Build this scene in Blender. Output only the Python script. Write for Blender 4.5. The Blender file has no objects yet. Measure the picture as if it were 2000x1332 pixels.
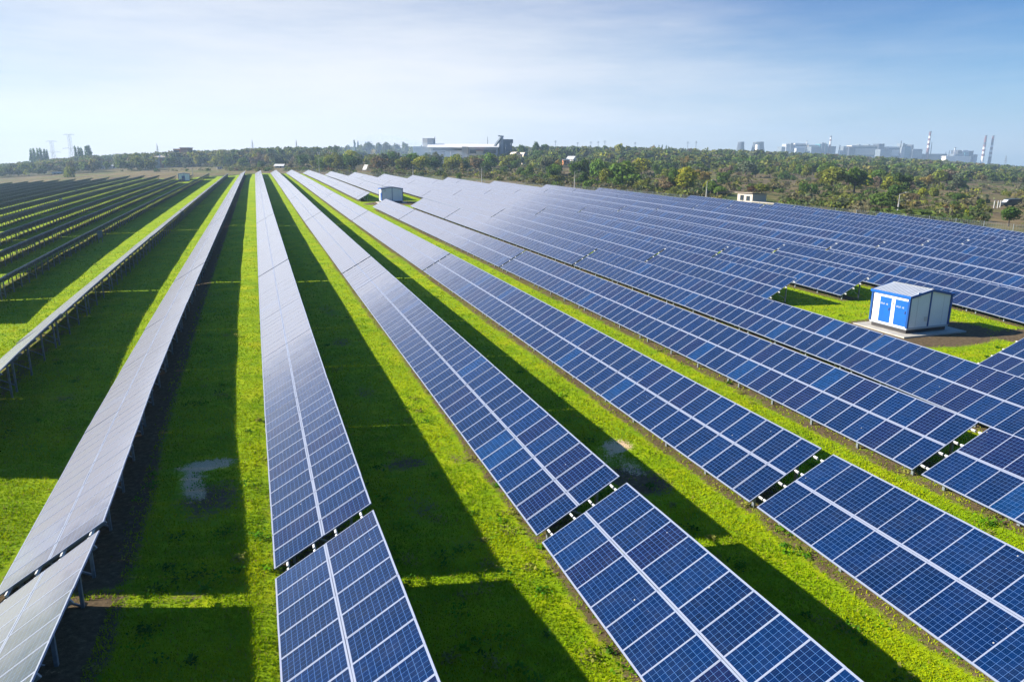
import bpy, bmesh, math, random
import numpy as np
from mathutils import Vector, Matrix, Euler

random.seed(7)
RNG = np.random.default_rng(7)
SC = bpy.context.scene
COL = SC.collection
rad = math.radians

# ------------------------------------------------------------------ helpers
def link(o, parent=None):
    COL.objects.link(o)
    if parent is not None:
        o.parent = parent
    return o

def tag(o, label=None, cat=None, group=None, kind=None):
    if label: o['label'] = label
    if cat: o['category'] = cat
    if group: o['group'] = group
    if kind: o['kind'] = kind
    return o

def empty(name, loc, rz=0.0, mat=None):
    o = bpy.data.objects.new(name, None)
    o.empty_display_size = 0.3
    link(o)
    if mat is not None:
        o.location = mat.to_translation(); o.rotation_euler = mat.to_euler()
    else:
        o.location = loc; o.rotation_euler = (0, 0, rz)
    return o

class MB:
    """collects quads / boxes / bars with material slots, builds ONE mesh object"""
    def __init__(self):
        self.v = []; self.f = []; self.m = []; self.uv = []
    def face(self, pts, m=0, uv=None):
        k = len(self.v); self.v += [tuple(p) for p in pts]
        self.f.append(tuple(range(k, k + len(pts)))); self.m.append(m)
        self.uv.append(uv if uv else [(0.5, 0.5)] * len(pts))
    def box(self, x0, x1, y0, y1, z0, z1, m=0, faces='xXyYzZ', M=None):
        c = [(x, y, z) for x in (x0, x1) for y in (y0, y1) for z in (z0, z1)]
        if M is not None: c = [tuple(M @ Vector(p)) for p in c]
        q = {'x': (0, 1, 3, 2), 'X': (4, 6, 7, 5), 'y': (0, 4, 5, 1), 'Y': (2, 3, 7, 6), 'z': (0, 2, 6, 4), 'Z': (1, 5, 7, 3)}
        k = len(self.v); self.v += c
        for s in faces:
            self.f.append(tuple(k + i for i in q[s])); self.m.append(m); self.uv.append([(0.5, 0.5)] * 4)
    def bar(self, a, b, w=0.05, d=None, m=0, up=(0, 0, 1)):
        a = Vector(a); b = Vector(b); t = (b - a); L = t.length
        if L < 1e-6: return
        t /= L; u = Vector(up)
        if abs(t.dot(u)) > 0.95: u = Vector((1, 0, 0))
        s = t.cross(u).normalized(); u = s.cross(t)
        d = w if d is None else d
        M = Matrix((s, t, u)).transposed().to_4x4(); M.translation = a
        self.box(-w / 2, w / 2, 0, L, -d / 2, d / 2, m, M=M)
    def lathe(self, prof, n=16, m=0, cx=0, cy=0, mats=None, cap=True):
        k = len(self.v)
        for r, z in prof:
            for i in range(n):
                a = 2 * math.pi * i / n
                self.v.append((cx + r * math.cos(a), cy + r * math.sin(a), z))
        for j in range(len(prof) - 1):
            for i in range(n):
                i2 = (i + 1) % n
                self.f.append((k + j * n + i, k + j * n + i2, k + (j + 1) * n + i2, k + (j + 1) * n + i))
                self.m.append(mats[j] if mats else m); self.uv.append([(0.5, 0.5)] * 4)
        if cap:
            self.f.append(tuple(k + (len(prof) - 1) * n + i for i in range(n))); self.m.append(mats[-1] if mats else m)
            self.uv.append([(0.5, 0.5)] * n)
    def mesh(self, name, mats, smooth=False):
        me = bpy.data.meshes.new(name)
        me.from_pydata(self.v, [], self.f)
        for mt in mats: me.materials.append(mt)
        me.polygons.foreach_set('material_index', self.m)
        uvl = me.uv_layers.new(name='UVMap')
        flat = [c for u in self.uv for p in u for c in p]
        uvl.data.foreach_set('uv', flat)
        if smooth: me.polygons.foreach_set('use_smooth', [True] * len(self.f))
        me.update()
        return me
    def build(self, name, mats, parent=None, smooth=False, loc=None):
        if not isinstance(mats, (list, tuple)): mats = [mats]
        o = bpy.data.objects.new(name, self.mesh(name, mats, smooth))
        link(o, parent)
        if loc is not None: o.location = loc
        return o

def np_mesh(name, V, F, mat, attr=None):
    """V (n,3) array, F (m,k) array of equal-size faces; attr: dict name->(m*? ) face colours"""
    me = bpy.data.meshes.new(name)
    n, m, k = len(V), len(F), F.shape[1]
    me.vertices.add(n); me.vertices.foreach_set('co', np.ascontiguousarray(V, dtype=np.float32).ravel())
    me.loops.add(m * k); me.loops.foreach_set('vertex_index', np.ascontiguousarray(F, dtype=np.int32).ravel())
    me.polygons.add(m); me.polygons.foreach_set('loop_start', np.arange(0, m * k, k, dtype=np.int32))
    me.polygons.foreach_set('loop_total', np.full(m, k, dtype=np.int32))
    me.update(calc_edges=True)
    if attr:
        for nm, (dom, arr) in attr.items():
            a = me.attributes.new(nm, 'FLOAT_COLOR', dom)
            a.data.foreach_set('color', np.ascontiguousarray(arr, dtype=np.float32).ravel())
    me.materials.append(mat)
    me.validate()
    return me

# ------------------------------------------------------------------ materials
def new_mat(name):
    m = bpy.data.materials.new(name); m.use_nodes = True
    nt = m.node_tree; nt.nodes.clear()
    return m, nt

class NT:
    def __init__(self, nt): self.nt = nt
    def n(self, t, **kw):
        nd = self.nt.nodes.new(t)
        for k, v in kw.items():
            if k.startswith('_'): setattr(nd, k[1:], v)
            else:
                s = nd.inputs[int(k[1:])] if (k[0] == 'i' and k[1:].isdigit()) else nd.inputs[k.replace('__', ' ')]
                if hasattr(v, 'is_output') or isinstance(v, bpy.types.NodeSocket): self.nt.links.new(v, s)
                else: s.default_value = v
        return nd
    def math(self, op, a, b=None, c=None):
        nd = self.nt.nodes.new('ShaderNodeMath'); nd.operation = op
        for i, v in enumerate((a, b, c)):
            if v is None: continue
            if isinstance(v, bpy.types.NodeSocket): self.nt.links.new(v, nd.inputs[i])
            else: nd.inputs[i].default_value = v
        return nd.outputs[0]
    def mix(self, f, a, b, bt='MIX'):
        nd = self.nt.nodes.new('ShaderNodeMix'); nd.data_type = 'RGBA'; nd.blend_type = bt
        for s, v in ((nd.inputs[0], f), (nd.inputs[6], a), (nd.inputs[7], b)):
            if isinstance(v, bpy.types.NodeSocket): self.nt.links.new(v, s)
            else: s.default_value = v if not isinstance(v, tuple) or len(v) == 4 else (*v, 1)
        return nd.outputs[2]
    def noise(self, vec, scale, detail=4, rough=0.6, out=0):
        nd = self.n('ShaderNodeTexNoise', Scale=scale, Detail=detail, Roughness=rough)
        if vec is not None: self.nt.links.new(vec, nd.inputs['Vector'])
        return nd.outputs[out]
    def ramp(self, f, stops, interp='LINEAR'):
        nd = self.nt.nodes.new('ShaderNodeValToRGB'); cr = nd.color_ramp; cr.interpolation = interp
        while len(cr.elements) < len(stops): cr.elements.new(0.5)
        for e, (p, c) in zip(cr.elements, stops):
            e.position = p; e.color = (*c, 1) if len(c) == 3 else c
        self.nt.links.new(f, nd.inputs[0])
        return nd.outputs[0]
    def out(self, sh, vol=False):
        o = self.nt.nodes.new('ShaderNodeOutputMaterial')
        self.nt.links.new(sh, o.inputs['Volume' if vol else 'Surface'])

def plain(name, col, rough=0.6, metal=0.0, var=0.12, scale=3.0, bump=0.0):
    """painted / cast surface with soft weathering in object space"""
    m, nt = new_mat(name); T = NT(nt)
    tc = T.n('ShaderNodeTexCoord').outputs['Object']
    nz = T.noise(tc, scale, 5, 0.65)
    a = tuple(min(1, c * (1 - var)) for c in col); b = tuple(min(1, c * (1 + var)) for c in col)
    c = T.ramp(nz, [(0.3, a), (0.7, b)])
    p = T.n('ShaderNodeBsdfPrincipled', Base__Color=c, Roughness=rough, Metallic=metal)
    if bump:
        bp = T.n('ShaderNodeBump', Strength=bump, Distance=0.02, Height=nz)
        nt.links.new(bp.outputs[0], p.inputs['Normal'])
    T.out(p.outputs[0])
    return m

def glass_mat():
    m, nt = new_mat('solar_cell_glass'); T = NT(nt)
    uv = T.n('ShaderNodeUVMap', _uv_map='UVMap').outputs[0]
    sp = T.n('ShaderNodeSeparateXYZ', Vector=uv)
    masks = []
    for s, k, w in ((0, 10.0, 0.022), (1, 6.0, 0.022)):
        a = T.math('MULTIPLY', sp.outputs[s], k)
        fr = T.math('FRACT', a)
        d = T.math('ABSOLUTE', T.math('SUBTRACT', fr, 0.5))
        masks.append(T.math('GREATER_THAN', d, 0.5 - w))
        if s == 1:
            bb = T.math('ABSOLUTE', T.math('SUBTRACT', T.math('ABSOLUTE', T.math('SUBTRACT', fr, 0.5)), 0.17))
            bus = T.math('LESS_THAN', bb, 0.012)
    line = T.math('MAXIMUM', masks[0], masks[1])
    fl = T.n('ShaderNodeVectorMath', _operation='FLOOR', i0=uv).outputs[0]
    loc = T.n('ShaderNodeObjectInfo').outputs['Location']
    sn = T.n('ShaderNodeVectorMath', _operation='SNAP', i0=loc, i1=(0.05, 0.05, 50.0)).outputs[0]
    mid = T.n('ShaderNodeVectorMath', _operation='ADD', i0=sn, i1=fl).outputs[0]
    wn = T.n('ShaderNodeTexWhiteNoise', _noise_dimensions='3D', Vector=mid).outputs['Value']
    tint = T.ramp(wn, [(0.0, (0.00048, 0.00624, 0.03280)), (0.3, (0.00056, 0.00800, 0.04160)), (0.52, (0.00048, 0.00680, 0.03520)), (0.66, (0.00304, 0.00448, 0.02880)),
                       (0.8, (0.00048, 0.01040, 0.04960)), (0.955, (0.00032, 0.02080, 0.08000))], 'CONSTANT')
    cs = T.n('ShaderNodeVectorMath', _operation='MULTIPLY', i0=uv, i1=(10.0, 6.0, 1.0)).outputs[0]
    cf = T.n('ShaderNodeVectorMath', _operation='FLOOR', i0=cs).outputs[0]
    cm = T.n('ShaderNodeVectorMath', _operation='ADD', i0=cf, i1=sn).outputs[0]
    cw = T.n('ShaderNodeTexWhiteNoise', _noise_dimensions='3D', Vector=cm).outputs['Value']
    vr = T.math('MULTIPLY_ADD', cw, 0.5, 0.75)
    hsv = T.n('ShaderNodeHueSaturation', Value=vr, Color=tint).outputs[0]
    tco = T.n('ShaderNodeTexCoord').outputs['Object']
    cry = T.noise(tco, 60, 2, 0.5)
    col = T.mix(T.math('MULTIPLY', cry, 0.2), hsv, (0.005, 0.028, 0.11))
    col = T.mix(T.math('MULTIPLY', bus, 0.12), col, (0.09, 0.20, 0.46))
    col = T.mix(T.math('MULTIPLY', line, 0.6), col, (0.10, 0.22, 0.50))
    geo = T.n('ShaderNodeNewGeometry').outputs['Position']
    dust = T.noise(geo, 1.3, 6, 0.7)
    col = T.mix(T.math('MULTIPLY', T.math('MAXIMUM', T.math('SUBTRACT', dust, 0.45), 0.0), 0.07), col, (0.30, 0.29, 0.27))
    vd = T.n('ShaderNodeTexVoronoi', Vector=geo, Scale=2.3).outputs
    spk = T.math('MULTIPLY', T.math('LESS_THAN', vd['Distance'], 0.045), T.math('GREATER_THAN', T.n('ShaderNodeSeparateColor', Color=vd['Color']).outputs[0], 0.72))
    col = T.mix(T.math('MULTIPLY', spk, 0.8), col, (0.45, 0.44, 0.40))
    ro = T.math('MULTIPLY_ADD', dust, 0.16, 0.06)
    # glare painted as a pale diffuse layer, stronger towards grazing view
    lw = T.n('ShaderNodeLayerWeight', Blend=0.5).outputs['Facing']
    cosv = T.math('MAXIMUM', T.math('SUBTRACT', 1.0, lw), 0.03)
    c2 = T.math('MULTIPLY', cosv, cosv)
    glare = T.math('MINIMUM', T.math('DIVIDE', T.math('MULTIPLY_ADD', dust, 0.00020, 0.00010), T.math('MULTIPLY', T.math('MULTIPLY', c2, c2), cosv)), 0.34)
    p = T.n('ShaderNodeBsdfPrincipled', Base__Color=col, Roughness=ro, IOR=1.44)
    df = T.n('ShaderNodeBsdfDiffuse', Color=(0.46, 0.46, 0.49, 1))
    ms = T.n('ShaderNodeMixShader', i0=glare)
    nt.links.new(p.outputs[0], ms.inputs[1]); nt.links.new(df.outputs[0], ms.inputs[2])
    T.out(ms.outputs[0])
    return m

MAT = {}
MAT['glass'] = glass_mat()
MAT['frame'] = plain('anodised_frame', (0.215, 0.245, 0.33), 0.35, 0.0, 0.04, 8)
MAT['back'] = plain('module_backsheet', (0.10, 0.13, 0.19), 0.5, 0, 0.08, 2)
MAT['galv'] = plain('galvanised_steel', (0.20, 0.235, 0.26), 0.5, 0.35, 0.25, 6)
MAT['alu'] = plain('aluminium_rail', (0.55, 0.55, 0.55), 0.4, 0.0, 0.05, 5)
MAT['white'] = plain('white_sandwich_panel', (0.70, 0.72, 0.73), 0.5, 0, 0.04, 1.2)
MAT['blue'] = plain('blue_painted_steel', (0.004, 0.095, 0.42), 0.4, 0, 0.10, 2)
MAT['navy'] = plain('dark_blue_trim', (0.006, 0.06, 0.24), 0.4, 0, 0.08, 2)
MAT['roofmetal'] = plain('grey_profiled_roof', (0.42, 0.45, 0.50), 0.45, 0.1, 0.10, 2.5)
MAT['plinth'] = plain('dark_plinth', (0.035, 0.033, 0.035), 0.8, 0, 0.2, 3)
MAT['concrete'] = plain('concrete', (0.36, 0.34, 0.30), 0.9, 0, 0.18, 2.2, 0.3)
MAT['pole'] = plain('pole_grey_paint', (0.29, 0.29, 0.28), 0.6, 0, 0.08, 2)
MAT['brickw'] = plain('whitewashed_block', (0.45, 0.40, 0.34), 0.9, 0, 0.22, 4, 0.3)
MAT['asb'] = plain('asbestos_sheet_roof', (0.36, 0.31, 0.26), 0.9, 0, 0.2, 2)
MAT['brick'] = plain('red_brick', (0.36, 0.15, 0.10), 0.9, 0, 0.2, 0.4)
MAT['stone'] = plain('cream_render', (0.50, 0.45, 0.37), 0.9, 0, 0.12, 0.3)
MAT['darkwin'] = plain('dark_window_pane', (0.03, 0.04, 0.05), 0.15, 0, 0.2, 2)
MAT['greysteel'] = plain('weathered_grey_steel', (0.15, 0.18, 0.205), 0.7, 0.1, 0.3, 0.3)
MAT['ltgrey'] = plain('pale_grey_cladding', (0.36, 0.385, 0.41), 0.6, 0, 0.1, 0.15)
MAT['whitewall'] = plain('white_factory_cladding', (0.66, 0.64, 0.60), 0.6, 0, 0.06, 0.1)
MAT['tower'] = plain('cooling_tower_concrete', (0.05, 0.058, 0.072), 0.9, 0, 0.25, 0.06)
MAT['chred'] = plain('chimney_dark_red', (0.16, 0.06, 0.06), 0.8, 0, 0.15, 0.1)
MAT['chwhite'] = plain('chimney_white', (0.66, 0.64, 0.62), 0.8, 0, 0.1, 0.1)
MAT['teal'] = plain('teal_cladding', (0.06, 0.20, 0.24), 0.6, 0, 0.15, 0.1)
MAT['tile'] = plain('orange_tile_roof', (0.48, 0.20, 0.09), 0.9, 0, 0.2, 0.5)
MAT['bark'] = plain('bark', (0.085, 0.065, 0.048), 0.95, 0, 0.3, 4)
MAT['vandark'] = plain('dark_van_paint', (0.025, 0.03, 0.035), 0.3, 0, 0.05, 2)
MAT['rubber'] = plain('tyre_rubber', (0.02, 0.02, 0.02), 0.8, 0, 0.1, 5)
MAT['lattice'] = plain('lattice_steel', (0.20, 0.21, 0.23), 0.6, 0.2, 0.1, 1)
MAT['wood'] = plain('grey_timber', (0.20, 0.16, 0.12), 0.9, 0, 0.2, 5)
MAT['sign'] = plain('faded_violet_lettering', (0.30, 0.34, 0.80), 0.5, 0, 0.05, 5)

def leaf_mat(name, use_obj=True):
    m, nt = new_mat(name); T = NT(nt)
    at = T.n('ShaderNodeAttribute', _attribute_name='tint')
    base = T.n('ShaderNodeObjectInfo').outputs['Color'] if use_obj else None
    col = T.mix(1.0, base, at.outputs['Color'], 'MULTIPLY') if use_obj else at.outputs['Color']
    d = T.n('ShaderNodeBsdfDiffuse', Color=col)
    tr = T.n('ShaderNodeBsdfTranslucent', Color=col)
    ms = T.n('ShaderNodeMixShader', i0=0.35)
    nt.links.new(d.outputs[0], ms.inputs[1]); nt.links.new(tr.outputs[0], ms.inputs[2])
    T.out(ms.outputs[0])
    return m
MAT['leaf'] = leaf_mat('leaves', True)
MAT['leafa'] = leaf_mat('leaves_mixed', False)
MAT['grassblade'] = leaf_mat('grass_blades', False)

# ------------------------------------------------------------------ camera geometry (position, aim) and terrain
CAMZ = 12.06
YAW = 0.32863
R_ = Vector((0.94667, -0.32219, 0.00228)); D_ = Vector((-0.07796, -0.23592, -0.96864)); F_ = Vector((0.31262, 0.91681, -0.24846))
FOC = 1411.0
SY, CY = math.sin(YAW), math.cos(YAW)
HCO = [0.00769087684666573, -0.037213974994946664, -0.01717390223447076, 0.019564444448786387, 2.4750511180815096, 0.733607818454335,
       -3.8844480135490365, -5.116787620887042, 8.919231785237905, 5.627216570780055, 0.7052111507301594, -0.36849250510169135]
def sst(a, b, x):
    t = np.clip((x - a) / (b - a), 0, 1); return t * t * (3 - 2 * t)
def hgt(x, y):
    """gentle rise and fall of the land"""
    x = np.asarray(x, float); y = np.asarray(y, float)
    d = np.maximum(x * SY + y * CY, 9.0); l = x * CY - y * SY
    u = np.clip(l / np.maximum(d, 1), -1.0, 1.0)
    e = 1 / (d + 12)
    dd = np.where(d > 900, 900 + (d - 900) * 0.93, d)
    c = HCO
    hump = 0.36 * sst(-7.6, -4.9, x) * (1 - sst(-1.3, 1.6, x)) * (1 - sst(330, 420, y)) * sst(0, 9, y)
    return (hump + dd * c[0] + dd * u**2 * c[1] + dd * u**4 * c[2] + c[3] + u**2 * c[4] + u**4 * c[5] + e * 10 * c[6] + e * 10 * u**2 * c[7]
            + e * e * 100 * c[8] + e * e * 100 * u * u * c[9] + sst(110, 330, y) * (1 - sst(50, 95, x)) * sst(-16, 0, x) * c[10] + sst(92, 105, x) * c[11])
def h1(x, y): return float(hgt(x, y))
def ray(px, py): return R_ * ((px - 1000) / FOC) + D_ * ((py - 666) / FOC) + F_
OCC = []                        # sight corridors kept free of scrub in front of the small buildings
def blocked(px, d, m=0):
    return any(a - m < px < b + m and c < d < e for a, b, c, e in OCC)
def spot(px, py, d):
    """point at forward distance d seen in direction px, py of the survey photograph grid"""
    v = ray(px, py); return Vector((0, 0, CAMZ)) + v * d
def land(px, d, py=305):
    p = spot(px, py, d); return Vector((p.x, p.y, h1(p.x, p.y)))
def hit(px, py, far=2500):
    """where a sight line meets the land"""
    v = ray(px, py); z0 = CAMZ; lo = 3.0; prev = lo
    t = lo
    while t < far:
        p = Vector((0, 0, CAMZ)) + v * t
        if p.z < h1(p.x, p.y):
            a, b = prev, t
            for _ in range(18):
                mm = (a + b) / 2; q = Vector((0, 0, CAMZ)) + v * mm
                if q.z < h1(q.x, q.y): b = mm
                else: a = mm
            q = Vector((0, 0, CAMZ)) + v * b
            return Vector((q.x, q.y, h1(q.x, q.y)))
        prev = t; t *= 1.03
    return None

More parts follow.
